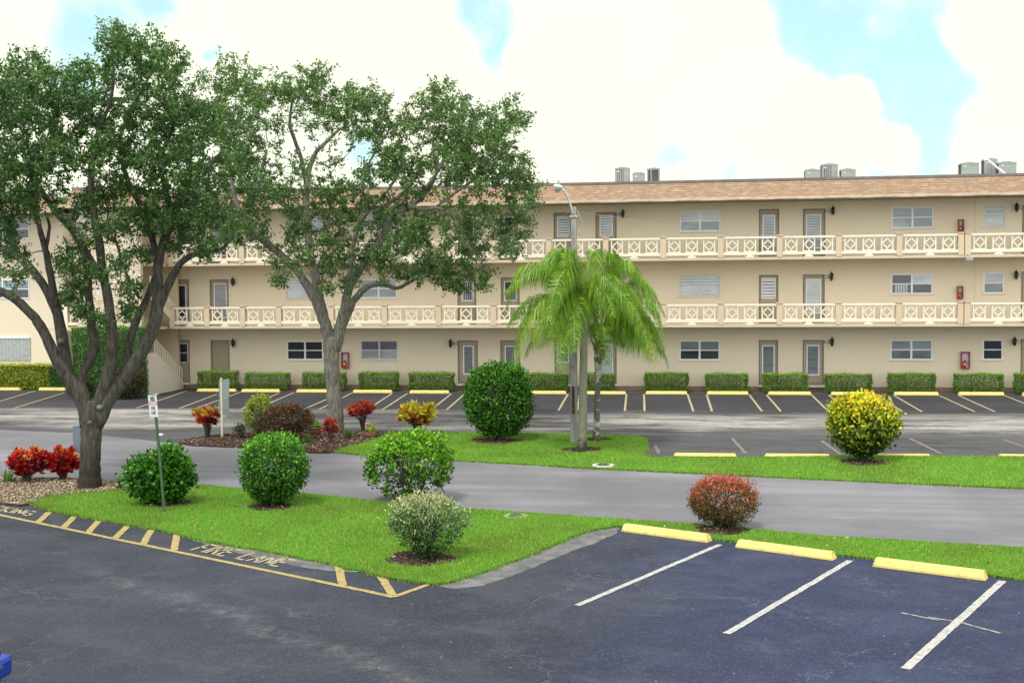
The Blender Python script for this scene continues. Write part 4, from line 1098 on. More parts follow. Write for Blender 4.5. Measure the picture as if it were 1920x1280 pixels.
# ------------------------------------------------------------------ wall lamps, number plates, cabinets
def lamp_proto():
    o = thing('wall_lamp', (0, 0, 0), '', 'wall lamp', 'black wall lanterns beside the doors')
    b = MB().box(-.035, .035, .1, .125, -.1, .1); b.tube([(0, .1, .0), (0, .02, .06), (0, -.05, .1), (0, -.06, .14)], .014, 6); b.build('bracket', 'black', o)
    c = MB().lathe((0, -.06, -.13), [(.01, -.07), (.02, -.04), (.06, 0)], 6).lathe((0, -.06, .1), [(.095, 0), (.05, .07), (.012, .1), (.012, .17)], 6)
    for k in range(6):
        a = k * math.pi / 3; c.tube([(.06 * math.cos(a), -.06 + .06 * math.sin(a), -.13), (.085 * math.cos(a), -.06 + .085 * math.sin(a), .1)], .008, 4)
    c.build('lantern_cage', 'black', o)
    MB().lathe((0, -.06, -.125), [(.045, 0), (.068, .22)], 6).build('lantern_glass', 'lanternglass', o)
    return o
lamps = [(2, 439, 402, 'top floor left of the oak branches by the stair end'), (1, 439, 529, 'middle floor right of the second door from the stairs'), (0, 439.5, 643, 'ground floor right of the solid panelled door'),
         (0, 846, 644, 'ground floor left of the door beside the big round bush'), (2, 1168.4, 402, 'top floor right of the concrete lamp post'), (0, 1169, 644, 'ground floor by the white door behind the palms'),
         (2, 1561, 396, 'top floor by the pale glazed door'), (1, 1558, 519, 'middle floor by the white glazed door'), (0, 1559, 641, 'ground floor by the narrow glazed door'),
         (2, 1904, 390, 'top floor at the right frame edge'), (1, 1903, 516, 'middle floor at the right frame edge'), (0, 1900, 640, 'ground floor at the right frame edge')]
lp = lamp_proto(); pp = None
for i, (fl_, x, y, lb) in enumerate(lamps):
    o = lp if i == 0 else copy_tree(lp)
    p = P(x, y, WY); o.location = (p.x, WY - .127, p.z); o['label'] = 'black lantern, ' + lb
    right = x < 1800 and x != 846
    q = P(x - 9 if right else x + 9, y, WY)
    if pp is None:
        pp = thing('number_plate', (0, 0, 0), '', 'number plate', 'small black number plates beside the lanterns')
        MB().box(-.12, .12, -.02, 0, -.05, .05).build('plate', 'black', pp, bevel=.006); MB().box(-.09, .09, -.023, -.0202, -.03, .03).build('face', 'alu', pp); n_ = pp
    else: n_ = copy_tree(pp)
    n_.location = (q.x, WY - .003, q.z); n_['label'] = 'black plate by lantern, ' + lb

def cabinet(x0, x1, y0, y1, lb):
    a, b_ = P(x0, y0, WY), P(x1, y1, WY); X0, X1, Z1, Z0 = a.x, b_.x, a.z, b_.z; d = .17; Y0 = WY - d
    o = thing('extinguisher_cabinet', ((X0 + X1) / 2, WY, Z0), 'red extinguisher cabinet ' + lb, 'cabinet', 'red extinguisher cabinets on the wall')
    m_ = MB(); frame(m_, X0, X1, Z0, Z1, .035, Y0, WY - .004); m_.build('case', 'red', o)
    MB().box(X0 + .035, X1 - .035, WY - .02, WY - .004, Z0 + .035, Z1 - .035).build('back_panel', 'signwhite', o)
    m_ = MB(); frame(m_, X0 + .002, X1 - .002, Z0 + .002, Z1 - .002, .028, Y0 - .015, Y0 - .001); m_.build('door_rim', 'red', o)
    cx = X0 + (X1 - X0) * .42; h = (Z1 - Z0) * .66
    e = thing('fire_extinguisher', (cx, WY - .09, Z0 + .04), 'extinguisher inside the cabinet ' + lb, 'fire extinguisher', 'extinguishers in the wall cabinets')
    r = (X1 - X0) * .17
    MB().lathe((cx, WY - .09, Z0 + .037), [(r * .9, 0), (r, .02), (r, h * .48), (r * .6, h * .56), (r * .3, h * .6)], 12).build('cylinder', 'redpaint', e, True)
    MB().tube([(cx, WY - .09, Z0 + .04 + h * .22), (cx, WY - .09, Z0 + .04 + h * .42)], r * 1.03, 12).build('paper_label', 'yellowlabel', e)
    MB().box(cx - .03, cx + .06, WY - .105, WY - .075, Z0 + .04 + h * .6, Z0 + .04 + h * .66).tube([(cx + .03, WY - .1, Z0 + h * .66), (cx + r + .02, WY - .1, Z0 + h * .55), (cx + r + .02, WY - .1, Z0 + h * .3)], .009, 5).build('valve', 'black', e)
cabinet(641, 655, 660, 690, 'on the ground floor right of the right oak trunk')
cabinet(1801, 1817, 659, 690.5, 'on the ground floor at the far right')
cabinet(1794, 1804.5, 536, 560.5, 'on the middle floor at the right')
cabinet(1796, 1806, 411.5, 435, 'on the top floor at the right')
cabinet(634, 646, 436, 462, 'on the top floor behind the right oak')

# ------------------------------------------------------------------ roof machines
def condenser(x0, x1, y0, y1, Y, style, lb):
    a, b_ = P(x0, y0, Y), P(x1, y1, Y); X0, X1, Z1, Z0 = a.x, b_.x, a.z, min(b_.z, ROOFT - .1)
    dp = max(.6, (X1 - X0) * .9); mat = {'tall': 'acgrey', 'box': 'acgreen', 'dark': 'acdark'}[style]
    o = thing('condenser_unit', ((X0 + X1) / 2, Y + dp / 2, Z0), lb, 'air conditioner', 'air conditioning condensers on the flat roof')
    MB().box(X0 + .03, X1 - .03, Y + .03, Y + dp - .03, Z0 + .08, Z1 - .06).build('coil', 'acdark', o)
    m_ = MB(); w_ = .06
    for (xx, yy) in ((X0, Y), (X1 - w_, Y), (X0, Y + dp - w_), (X1 - w_, Y + dp - w_)): m_.box(xx, xx + w_, yy, yy + w_, Z0, Z1)
    m_.box(X0 - .005, X1 + .005, Y - .005, Y + dp + .005, Z1 - .07, Z1); m_.box(X0 - .003, X1 + .003, Y - .003, Y + dp + .003, Z0, Z0 + .09)
    if style == 'tall':
        n = 7
        for i in range(n): xx = X0 + .08 + (X1 - X0 - .16) * i / (n - 1); m_.box(xx - .028, xx + .028, Y + .004, Y + .028, Z0 + .09, Z1 - .07)
        m_.box(X0 + (X1 - X0) * .62, X1 - w_, Y + .002, Y + .026, Z0 + .09, Z1 - .07)
    if style == 'box': m_.box(X0 + w_, X1 - w_, Y + .004, Y + .028, Z0 + .09, Z1 - .07)
    if style == 'dark': m_.box(X0 + (X1 - X0) * .28, X0 + (X1 - X0) * .38, Y + .002, Y + .028, Z0 + .09, Z1 - .07)
    m_.build('casing', mat if style != 'dark' else 'acgrey', o)
    if style != 'dark':
        MB().box(X0 + .1, X0 + .2, Y - .01, Y - .006, Z1 - .2, Z1 - .12).build('rating_plate', 'signwhite', o)
    MB().lathe(((X0 + X1) / 2, Y + dp / 2, Z1), [(dp * .36, 0), (dp * .36, .03), (dp * .1, .05)], 16).build('fan_guard', 'acdark', o)
condenser(1153, 1180, 315, 340, 53.2, 'tall', 'tall ribbed grey condenser, left of the roof group above the concrete lamp post')
condenser(1186, 1208, 324.5, 340, 53.2, 'box', 'low pale green condenser in the middle of the roof group above the palms')
condenser(1213, 1237, 316, 341, 53.2, 'dark', 'dark grilled condenser at the right of the roof group above the palms')
condenser(1510, 1538, 318, 334, 53.0, 'box', 'low green condenser at the left of the roof group above the yellow bush')
condenser(1541, 1571, 308, 334, 53.4, 'tall', 'tall ribbed grey condenser in the middle of the roof group above the yellow bush')
condenser(1577, 1604.5, 317.5, 333, 53.0, 'box', 'low green condenser at the right of the roof group above the yellow bush')
condenser(1803, 1836, 305.5, 326, 53.0, 'box', 'green condenser at the left of the right hand roof group')
condenser(1846, 1870, 298, 326, 53.6, 'tall', 'tall ribbed condenser behind the slanting white pipe on the right of the roof')
condenser(1873, 1906, 304, 325, 53.0, 'box', 'green condenser at the right frame edge of the roof')
a, b_ = P(1851, 299, 52.6), P(1885, 327, 52.6)
tag(MB().tube([a + Vector((-.12, 0, -.05)), a, b_], .05, 8).build('roof_pipe', 'pvc'), 'slanting white pipe leaning over the right hand roof condensers', 'pipe')
a = P(1180, 333, 52.9)
tag(MB().lathe((a.x - .2, a.y, ROOFT - .12), [(.22, 0), (.2, .25), (.12, .33), (.1, .3)], 12).build('roof_vent', 'black'), 'small black roof vent at the foot of the tall left condenser', 'vent')

# ------------------------------------------------------------------ hedges
def hedge(x0, x1, y0, y1, Y0, depth, mat, lb, group, leaf=.05, dens=1500, ztop=None, name='boxed_hedge', split=None, ylo=None):
    """clipped box hedge between image columns, standing on the plane Y0"""
    a, b_ = P(x0, y1, Y0), P(x1, y1, Y0); X0, X1 = a.x, b_.x; z1 = P((x0 + x1) / 2, y0, Y0).z if ztop is None else ztop
    z0 = .06
    o = thing(name, ((X0 + X1) / 2, Y0 + depth / 2, 0), lb, 'hedge', group)
    if name == 'boxed_hedge': z1 += random.uniform(-.03, .035); dens = dens * random.uniform(.72, 1.1)
    w_, h = X1 - X0, z1 - z0; parts = []
    A = {'f': w_ * h, 't': w_ * depth, 'l': depth * h, 'r': depth * h, 'b': w_ * h * .35}
    for side, ar in A.items():
        n = int(ar * dens * 1.7); u, v_ = rng.random(n), rng.random(n); q = np.abs(rng.normal(0, .035, n))
        lump = .025 * np.sin(u * w_ * 5 + x0) + .02 * np.sin(v_ * 9 + x1) + .03 * rng.normal(size=n) * (rng.random(n) < .3)
        ins = q - lump
        if side == 'f': c = np.stack([X0 + u * w_, Y0 + ins, z0 + v_ * h], 1); nn = (0, -1, .3)
        elif side == 'b': c = np.stack([X0 + u * w_, Y0 + depth - ins, z0 + v_ * h], 1); nn = (0, 1, .3)
        elif side == 't': c = np.stack([X0 + u * w_, Y0 + v_ * depth, z1 - ins], 1); nn = (0, -.1, 1)
        elif side == 'l': c = np.stack([X0 + ins, Y0 + u * depth, z0 + v_ * h], 1); nn = (-1, 0, .3)
        else: c = np.stack([X1 - ins, Y0 + u * depth, z0 + v_ * h], 1); nn = (1, 0, .3)
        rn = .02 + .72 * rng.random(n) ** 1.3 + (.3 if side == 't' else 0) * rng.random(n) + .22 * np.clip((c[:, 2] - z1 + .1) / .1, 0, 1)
        parts.append((c, unit(n) * .8 + np.array(nn) * .5, leaf * rng.uniform(.6, 1.3, n), .55, rn))
    n = int(w_ * depth * h * dens * 1.2); c = np.stack([rng.uniform(X0 + .05, X1 - .05, n), rng.uniform(Y0 + .05, Y0 + depth - .05, n), rng.uniform(z0, z1 - .05, n)], 1)
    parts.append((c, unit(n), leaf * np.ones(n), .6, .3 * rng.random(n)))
    leaf_object('foliage', mat, parts, o)
    m_ = MB()
    for i in range(int(w_ * 7)):
        x = X0 + .08 + random.random() * (w_ - .16); y = Y0 + .08 + random.random() * (depth - .16)
        m_.tube([(x, y, 0), (x + random.gauss(0, .04), y, h * .5), (x + random.gauss(0, .1), y, z1 - .1)], [.012, .009, .004], 4)
    m_.build('stems', 'stem', o)
    return o
gh = 'boxed hedges along the building wall'
for x0, x1, yt, lb in [(370, 439, 697.5, 'below the solid panelled door, nearest the stairs'), (459, 537.5, 699, 'second from the stairs'), (567, 644, 699, 'behind the right oak trunk'), (673, 742, 699.5, 'below the window with purple curtains'),
                   (767, 847.5, 700, 'left of the big round bush'), (985, 1062.5, 702, 'between the big round bush and the concrete lamp post'), (1100, 1151, 702, 'behind the palm trunks'), (1209, 1290, 701, 'below the grey window just right of the palms'),
                   (1324, 1402, 701, 'left of the first louvred door on the right half'), (1433, 1514, 700.5, 'between the two glazed doors left of the yellow bush'), (1549, 1635.6, 701.5, 'behind the yellow bush'), (1668, 1755, 702, 'below the wide window right of the yellow bush'),
                   (1793, 1882.6, 701, 'below the right extinguisher cabinet'), (1907, 1990, 701, 'cut by the right frame edge')]:
    hedge(x0, x1, yt, 728, 50.55, .62, 'leaf_hedge', 'low boxed green hedge ' + lb, gh)
hedge(-60, 92, 684, 728, 50.45, .8, 'leaf_variegated', 'yellow green variegated hedge below the storm shutter at the left', None, .09, 900, name='variegated_hedge')
hedge(93, 126, 686, 728, 50.45, .8, 'leaf_darkhedge', 'small dark green hedge end beside the yellow green hedge', None, .07, 900, name='green_hedge')
hedge(136, 264, 614, 745, 46.85, .75, 'leaf_darkhedge', 'tall dark green clipped hedge in front of the stone tower wall', None, .07, 700, name='tall_hedge')

# ------------------------------------------------------------------ shrubs
def shrub(name, lb, base_px, x0, x1, yt, yb, mat, leaf, n, p=2.3, taper=.25, rough=.08, lumps=14, tone=None, zb=LZ, stems=7, core=.35, asp=.55, open_=0.0, cat='bush', stemmat='stem', dirup=.3, flat=.85, egg=0):
    """a bush: leaves on and under a lumpy rounded surface, stems from the ground"""
    base = G(base_px[0], base_px[1], zb); s = ppm(base)
    cx, cz_t = (x0 + x1) / 2, yt
    top = D(cx, yt, base); bot = D(cx, yb, base)
    R = (x1 - x0) / 2 / s; z1, z0 = top.z, max(bot.z, zb + .02); cz = (z0 + z1) / 2; H = (z1 - z0) / 2
    ctr = np.array([top.x, top.y, cz])
    o = thing(name, base, lb, cat)
    lump_d = unit(lumps); lump_a = rng.uniform(-rough, rough * 1.2, lumps); lump_k = rng.uniform(4, 12, lumps)
    def surf(dv):
        k = (np.abs(dv[:, 0]) ** p + np.abs(dv[:, 1]) ** p + np.abs(dv[:, 2]) ** p) ** (-1 / p)
        r = k.copy()
        for j in range(lumps): r = r + lump_a[j] * np.exp(lump_k[j] * (dv @ lump_d[j] - 1))
        q = dv * r[:, None]
        tz = q[:, 2]; wdt = 1 - taper * np.clip(-tz, 0, 1) ** 1.5 - egg * np.clip(tz, 0, 1) ** 2
        return np.stack([q[:, 0] * wdt * R, q[:, 1] * wdt * R * flat, q[:, 2] * H], 1)
    parts = []
    pr = surf(unit(3000)); kx = R / np.percentile(np.abs(pr[:, 0]), 98.5); kz = H / np.percentile(np.abs(pr[:, 2]), 98.5); surf0 = surf
    surf = lambda dv_: surf0(dv_) * np.array([kx, kx, kz])
    # clustered: twig tips on the surface, leaves round each tip
    ntip = max(60, n // 9); dv = unit(ntip); tips = surf(dv) * (1 - np.abs(rng.normal(0, .055, ntip)))[:, None] * np.where(rng.random(ntip) < .05, rng.uniform(1.03, 1.16, ntip), 1)[:, None]
    if open_: keep = rng.random(ntip) > open_ * np.clip(.6 - dv[:, 2], 0, 1); tips, dv = tips[keep], dv[keep]
    idx = rng.integers(0, len(tips), n); c = tips[idx] + rng.normal(0, leaf * .75, (n, 3)); hz = c[:, 2] / H
    tt = (rng.random(len(tips)) - .5)[idx] * .25
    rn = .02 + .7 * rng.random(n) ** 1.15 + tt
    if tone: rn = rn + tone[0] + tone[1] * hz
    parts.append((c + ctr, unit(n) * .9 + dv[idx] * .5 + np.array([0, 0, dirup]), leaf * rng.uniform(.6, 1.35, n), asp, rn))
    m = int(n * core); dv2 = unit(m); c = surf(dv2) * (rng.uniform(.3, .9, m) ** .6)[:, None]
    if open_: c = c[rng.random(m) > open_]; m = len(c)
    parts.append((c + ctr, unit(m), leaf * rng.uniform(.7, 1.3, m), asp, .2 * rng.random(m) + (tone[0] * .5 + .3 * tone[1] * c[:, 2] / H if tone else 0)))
    leaf_object('foliage', mat, parts, o)
    mb = MB(); bz = base
    ts = tips[rng.choice(len(tips), min(len(tips), stems * 5), replace=False)] * .85 + ctr
    for i in range(stems):
        a = 2 * math.pi * i / stems + random.random(); q = Vector((bz.x + math.cos(a) * R * .12, bz.y + math.sin(a) * R * .12, zb - .02))
        mid = Vector((ctr[0] + math.cos(a) * R * .3, ctr[1] + math.sin(a) * R * .3, z0 + H * .5))
        mb.tube([q, (q + mid) / 2 + Vector((random.gauss(0, .02), random.gauss(0, .02), 0)), mid], [.022, .016, .011], 6)
        for k in range(5): e = Vector(ts[(i * 5 + k) % len(ts)]); mb.tube([mid, (mid + e) / 2 + Vector((0, 0, .03)), e], [.01, .007, .003], 4)
    mb.build('stems', stemmat, o)
    return o
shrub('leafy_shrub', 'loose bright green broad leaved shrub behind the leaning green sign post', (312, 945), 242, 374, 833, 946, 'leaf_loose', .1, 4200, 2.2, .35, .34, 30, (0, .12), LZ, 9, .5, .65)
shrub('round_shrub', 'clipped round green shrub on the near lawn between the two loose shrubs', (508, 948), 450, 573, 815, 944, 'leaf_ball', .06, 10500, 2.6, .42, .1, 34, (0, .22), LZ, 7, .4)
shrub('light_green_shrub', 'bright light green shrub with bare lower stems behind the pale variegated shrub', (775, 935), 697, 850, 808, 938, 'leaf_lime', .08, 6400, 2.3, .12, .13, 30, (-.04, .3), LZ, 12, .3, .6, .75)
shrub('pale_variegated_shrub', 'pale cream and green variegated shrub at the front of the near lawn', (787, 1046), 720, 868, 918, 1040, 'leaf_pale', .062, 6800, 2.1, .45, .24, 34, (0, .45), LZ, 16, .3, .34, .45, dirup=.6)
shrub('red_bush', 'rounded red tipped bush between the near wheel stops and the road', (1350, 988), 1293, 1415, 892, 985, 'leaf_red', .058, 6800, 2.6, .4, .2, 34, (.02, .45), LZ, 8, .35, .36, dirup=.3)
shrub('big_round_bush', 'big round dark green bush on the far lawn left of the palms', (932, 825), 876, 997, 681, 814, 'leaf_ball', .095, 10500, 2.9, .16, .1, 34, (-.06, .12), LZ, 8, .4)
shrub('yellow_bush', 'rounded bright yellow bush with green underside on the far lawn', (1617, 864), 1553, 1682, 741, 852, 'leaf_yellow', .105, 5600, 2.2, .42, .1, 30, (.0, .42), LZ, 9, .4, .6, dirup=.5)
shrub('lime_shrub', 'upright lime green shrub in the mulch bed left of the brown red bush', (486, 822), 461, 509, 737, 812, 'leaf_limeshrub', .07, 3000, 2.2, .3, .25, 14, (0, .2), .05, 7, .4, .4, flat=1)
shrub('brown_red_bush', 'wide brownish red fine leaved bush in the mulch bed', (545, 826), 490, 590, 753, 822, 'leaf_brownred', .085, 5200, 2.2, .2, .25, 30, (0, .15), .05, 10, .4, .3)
shrub('weedy_shrub', 'small sparse grey green plant in the mulch bed beside the tall sign', (452, 822), 437, 463, 792, 818, 'leaf_grey', .06, 420, 2, .4, .4, 12, None, .05, 6, .3)
shrub('dark_shrub', 'dark tangled shrub between the left oak limbs and the stair wall', (232, 748), 196, 272, 690, 744, 'leaf_dusk', .1, 3200, 2.2, .1, .3, 18, (0, .1), .0, 9, .4, .3, dirup=.6)
shrub('dark_shrub', 'low dark shrub at the foot of the tall hedge left of the oak fork', (155, 746), 126, 172, 706, 744, 'leaf_dusk', .1, 1500, 2.2, .1, .3, 14, (0, .0), .0, 7, .4, .4, dirup=.5)

def croton(name, lb, base_px, x0, x1, yt, yb, mat, nros, leaf, zb=.05, tone=(0, .3), nstem=6, asp=.36, cat='croton'):
    """croton: rosettes of long leaves at the ends of bare stems"""
    base = G(base_px[0], base_px[1], zb); s = ppm(base); R = (x1 - x0) / 2 / s; top = D((x0 + x1) / 2, yt, base); bot = D((x0 + x1) / 2, yb, base)
    H = (top.z - bot.z) / 2; ctr = Vector((top.x, top.y, (top.z + bot.z) / 2))
    o = thing(name, base, lb, cat); parts = []; cs = []
    for i in range(nros):
        d = unit(1)[0]; d[2] = d[2] * .95 + .1; rr = random.uniform(.5, .95)
        c = np.array([ctr.x + d[0] * R * rr, ctr.y + d[1] * R * rr * .8, ctr.z + d[2] * H * rr]); cs.append(c)
        k = 22; a = rng.uniform(0, 2 * math.pi, k); el = rng.uniform(-.35, 1.5, k)
        dd = np.stack([np.cos(a) * np.cos(el), np.sin(a) * np.cos(el), np.sin(el)], 1) + np.array([d[0], d[1], 0]) * .3
        ln = leaf * rng.uniform(.7, 1.3, k)
        tr = random.gauss(0, .14)
        parts.append((c + dd * ln[:, None] * .5 - np.array([0, 0, .02]), dd, ln, asp, .25 + .45 * rng.random(k) + tone[0] + tone[1] * d[2] + tr))
    leaf_object('foliage', mat, parts, o)
    mb = MB()
    for i, c in enumerate(cs):
        a = 2 * math.pi * (i % nstem) / nstem; q = Vector((base.x + math.cos(a) * R * .12, base.y + math.sin(a) * R * .12, zb - .02)); e = Vector(c)
        mb.tube([q, Vector((q.x + (e.x - q.x) * .25, q.y + (e.y - q.y) * .25, (q.z + e.z) * .5)), e], [.014, .011, .007], 5)
    mb.build('stems', 'stem', o)
    return o
croton('croton', 'deep red croton at the left edge behind the gravel, beside the strap leaved plant', (50, 905), 16, 82, 838, 897, 'croton_red', 64, .16, asp=.46)
croton('croton', 'red and orange croton directly left of the left oak trunk', (118, 900), 84, 145, 838, 893, 'croton_red', 60, .16, tone=(.08, .3), asp=.46)
croton('croton', 'red and yellow croton on bare stems left of the tall sign back', (389, 820), 362, 414, 765, 798, 'croton_mix', 34, .19, asp=.42, nstem=4)
croton('croton', 'orange red croton on thin stems right of the right oak trunk', (681, 808), 656, 704, 757, 785, 'croton_orange', 34, .2, asp=.42, nstem=5)
croton('croton', 'small dark red croton at the foot of the right oak trunk', (620, 832), 607, 634, 783, 826, 'croton_orange', 14, .15, nstem=3, tone=(-.15, .2))
croton('croton', 'yellow and bronze croton at the edge of the far lawn', (783, 810), 748, 816, 757, 800, 'croton_yellow', 44, .24, LZ, asp=.42, nstem=8, tone=(.1, .3))

def tuft(name, lb, base_px, h_px, w_px, mat, n, zb=.05, wide=.02, cat='plant'):
    base = G(base_px[0], base_px[1], zb); s = ppm(base); h, w_ = h_px / s, w_px / s / 2
    a = rng.uniform(0, 2 * math.pi, n); el = rng.uniform(.35, 1.5, n); ln = h * rng.uniform(.6, 1.1, n)
    vs = []; fs = []; rn = []
    for i in range(n):
        d = Vector((math.cos(a[i]) * math.cos(el[i]), math.sin(a[i]) * math.cos(el[i]), math.sin(el[i]))); sd_ = Vector((-d.y, d.x, 0)).normalized() * wide * .5
        b0 = base + Vector((random.gauss(0, .03), random.gauss(0, .03), -.01)); m1 = b0 + d * ln[i] * .55; e = b0 + d * ln[i] * .95 + Vector((0, 0, -ln[i] * .15 * math.cos(el[i])))
        k = len(vs); vs += [b0 - sd_, b0 + sd_, m1 + sd_ * 1.1, m1 - sd_ * 1.1, e]; fs += [(k, k + 1, k + 2, k + 3), (k + 3, k + 2, k + 4)]; rn += [random.random()] * 5
    ob = link_mesh(name, vs, fs, mat, None, False, None, 0, base)
    at = ob.data.attributes.new('rnd', 'FLOAT', 'POINT'); at.data.foreach_set('value', rn)
    return tag(ob, lb, cat)
tuft('strap_leaved_plant', 'pale green strap leaved plant at the left frame edge beside the red croton', (14, 905), 36, 40, 'agave', 26, .05, .05)
tuft('grass_tuft', 'green grassy tuft in the mulch right of the small dark red croton', (652, 822), 26, 34, 'tuft', 110)
tuft('grass_tuft', 'green grassy tuft in the mulch below the dark pot', (577, 830), 22, 30, 'tuft', 90)
tuft('grass_tuft', 'small grassy tuft behind the round clipped shrub', (535, 820), 26, 34, 'tuft', 90)
tuft('grass_tuft', 'thin weed tuft at the foot of the tall sign post', (420, 826), 14, 26, 'tuft', 60)

def pot(px, py, r, h, mat, lb):
    c = G(px, py, .05); o = thing('plant_pot', c, lb, 'plant pot')
    MB().lathe(c, [(r * .6, 0), (r * .85, h * .3), (r, h * .7), (r * .95, h * .85), (r * 1.06, h * .9), (r * 1.06, h), (r * .92, h), (r * .9, h * .88)], 20).build('bowl', mat, o, True)
    MB().lathe((c.x, c.y, c.z + h * .86), [(r * .9, 0), (r * .5, .02), (0, .025)], 16).build('potting_soil', 'soil', o)
    return c, h
c, h = pot(591, 816, .22, .26, 'darkpot', 'brown glazed pot with a small green plant left of the right oak trunk')
b0 = G(591, 816, .05 + .26)
tag(leaf_object('potted_plant', 'leaf_lime', [(np.array([c.x, c.y, c.z + .33]) + rng.normal(0, .07, (160, 3)), unit(160) + np.array([0, 0, .6]), .1 * np.ones(160), .4, rng.random(160))], loc=(c.x, c.y, c.z + .26)), 'small light green plant growing in the brown glazed pot', 'plant')
c, h = pot(694, 820, .2, .2, 'terracotta', 'terracotta bowl in the mulch right of the orange red croton')
o = thing('potted_plant', (c.x, c.y, c.z + .2), 'yellow green plant with one pink flower in the terracotta bowl', 'plant')
leaf_object('foliage', 'leaf_limeshrub', [(np.array([c.x + .04, c.y, c.z + .3]) + rng.normal(0, .06, (130, 3)), unit(130) + np.array([0, 0, .8]), .12 * np.ones(130), .3, rng.random(130))], o)
MB().lathe((c.x - .08, c.y, c.z + .38), [(.02, 0), (.08, .05), (.06, .07), (.02, .05)], 8).build('flower', 'pink', o)

# ------------------------------------------------------------------ oaks
def oak(name, lb, base_px, limbs, blobs, leafmat, barkmat, leaf, dens, depth_spread, zb=.05, seed=3):
    rs = np.random.default_rng(seed); base = G(base_px[0], base_px[1], zb); s = ppm(base)
    o = thing(name, base, lb, 'tree')
    mb = MB(); nodes = []
    ends = {}
    for li, (pts, dz) in enumerate(limbs):
        # pts: (px,py,r_px); dz: depth at start, at end
        P3, R3 = [], []
        # catmull-like subdivision for bends
        for i in range(len(pts) - 1):
            p0, p1 = pts[max(i - 1, 0)], pts[i]; p2, p3 = pts[i + 1], pts[min(i + 2, len(pts) - 1)]
            for j in range(4):
                u = j / 4
                q = [0.5 * ((2 * p1[k]) + (-p0[k] + p2[k]) * u + (2 * p0[k] - 5 * p1[k] + 4 * p2[k] - p3[k]) * u * u + (-p0[k] + 3 * p1[k] - 3 * p2[k] + p3[k]) * u ** 3) for k in range(3)]
                f = (i + u) / (len(pts) - 1); off = dz[0] + (dz[1] - dz[0]) * f
                P3.append(D(q[0] + random.gauss(0, .5), q[1], base, off)); R3.append(max(q[2], 1) / s * (1 + random.gauss(0, .035)))
        q = pts[-1]; P3.append(D(q[0], q[1], base, dz[1])); R3.append(q[2] / s * .8)
        mb.tube(P3, R3, 14 if max(R3) > .12 else 8)
        for a, r in zip(P3, R3):
            if r < .2: nodes.append(np.array(a))
    # leaf clumps
    cl = []
    for (bx, by, br, *rest) in blobs:
        dn = rest[0] if rest else 1.0
        for off in (rs.uniform(-1, -.1) * depth_spread, rs.uniform(.1, 1) * depth_spread):
            Rm = br / s; nc = max(2, int(math.pi * Rm * Rm * 9.5 * dn)); cc = np.array(D(bx, by, base, off))
            u = rs.normal(size=(nc, 3)); u /= np.linalg.norm(u, axis=1, keepdims=True); u *= (rs.random((nc, 1)) ** .45) * Rm * 1.05; u[:, 2] *= .95
            for p in cc + u: cl.append((p, dn))
            for _ in range(3):
                v1 = rs.normal(size=3); v1[2] = abs(v1[2]) * .9; v1 /= np.linalg.norm(v1); e = rs.uniform(1.1, 1.5)
                for q in (.8, 1.0): cl.append((cc + v1 * Rm * e * q, .25 * dn))
    C_ = np.array([c[0] for c in cl]); dn = np.array([c[1] for c in cl])
    N_ = np.array(nodes)
    # twigs: connect nearest first
    dist = np.full(len(C_), 1e9); par = np.zeros((len(C_), 3))
    for nd in N_:
        d_ = np.linalg.norm(C_ - nd, axis=1); k = d_ < dist; dist[k] = d_[k]; par[k] = nd
    order = np.argsort(dist); done = np.zeros(len(C_), bool)
    rem = dist.copy()
    for _ in range(len(C_)):
        i = int(np.argmin(np.where(done, 1e9, rem))); done[i] = True
        a, e = Vector(par[i]), Vector(C_[i]); L = (e - a).length
        if L > .05:
            mid = (a + e) / 2 + Vector((rs.normal() * .08 * L, rs.normal() * .08 * L, rs.normal() * .06 * L + .05 * L))
            r0 = min(.045, .011 + .012 * L); mb.tube([a, mid, e], [r0, r0 * .75, .008], 4, cap=False)
        d_ = np.linalg.norm(C_ - C_[i], axis=1); k = (~done) & (d_ < rem); rem[k] = d_[k]; par[k] = C_[i]
    tr = mb.build('trunk', barkmat, o, True)
    m = int(dens); n = len(C_) * m; idx = np.repeat(np.arange(len(C_)), m)
    keep = rs.random(n) < np.clip(.3 + .7 * dn[idx], 0, 1); idx = idx[keep]; n = len(idx)
    # sprays: leaves lie along little twigs in each clump
    spr = rs.normal(size=(len(C_), 6, 3)); spr /= np.linalg.norm(spr, axis=2, keepdims=True)
    k6 = rs.integers(0, 6, n); tt = rs.random(n); c = C_[idx] + spr[idx, k6] * (tt * .27)[:, None] + rs.normal(0, .035, (n, 3))
    ct = rs.random(len(C_))[idx]
    dd = rs.normal(size=(n, 3)); dd /= np.linalg.norm(dd, axis=1, keepdims=True)
    hz = (C_[idx, 2] - C_[:, 2].mean()) / (C_[:, 2].std() * 3)
    rn = .02 + .55 * rs.random(n) + .35 * ct + .14 * hz + .3 * (rs.random(n) < .06)
    leaf_object('crown', leafmat, [(c, dd + spr[idx, k6] * .5, leaf * rs.uniform(.6, 1.35, n), .5, rn)], o)
    print(name, 'clumps', len(C_), 'leaves', n)
    return o

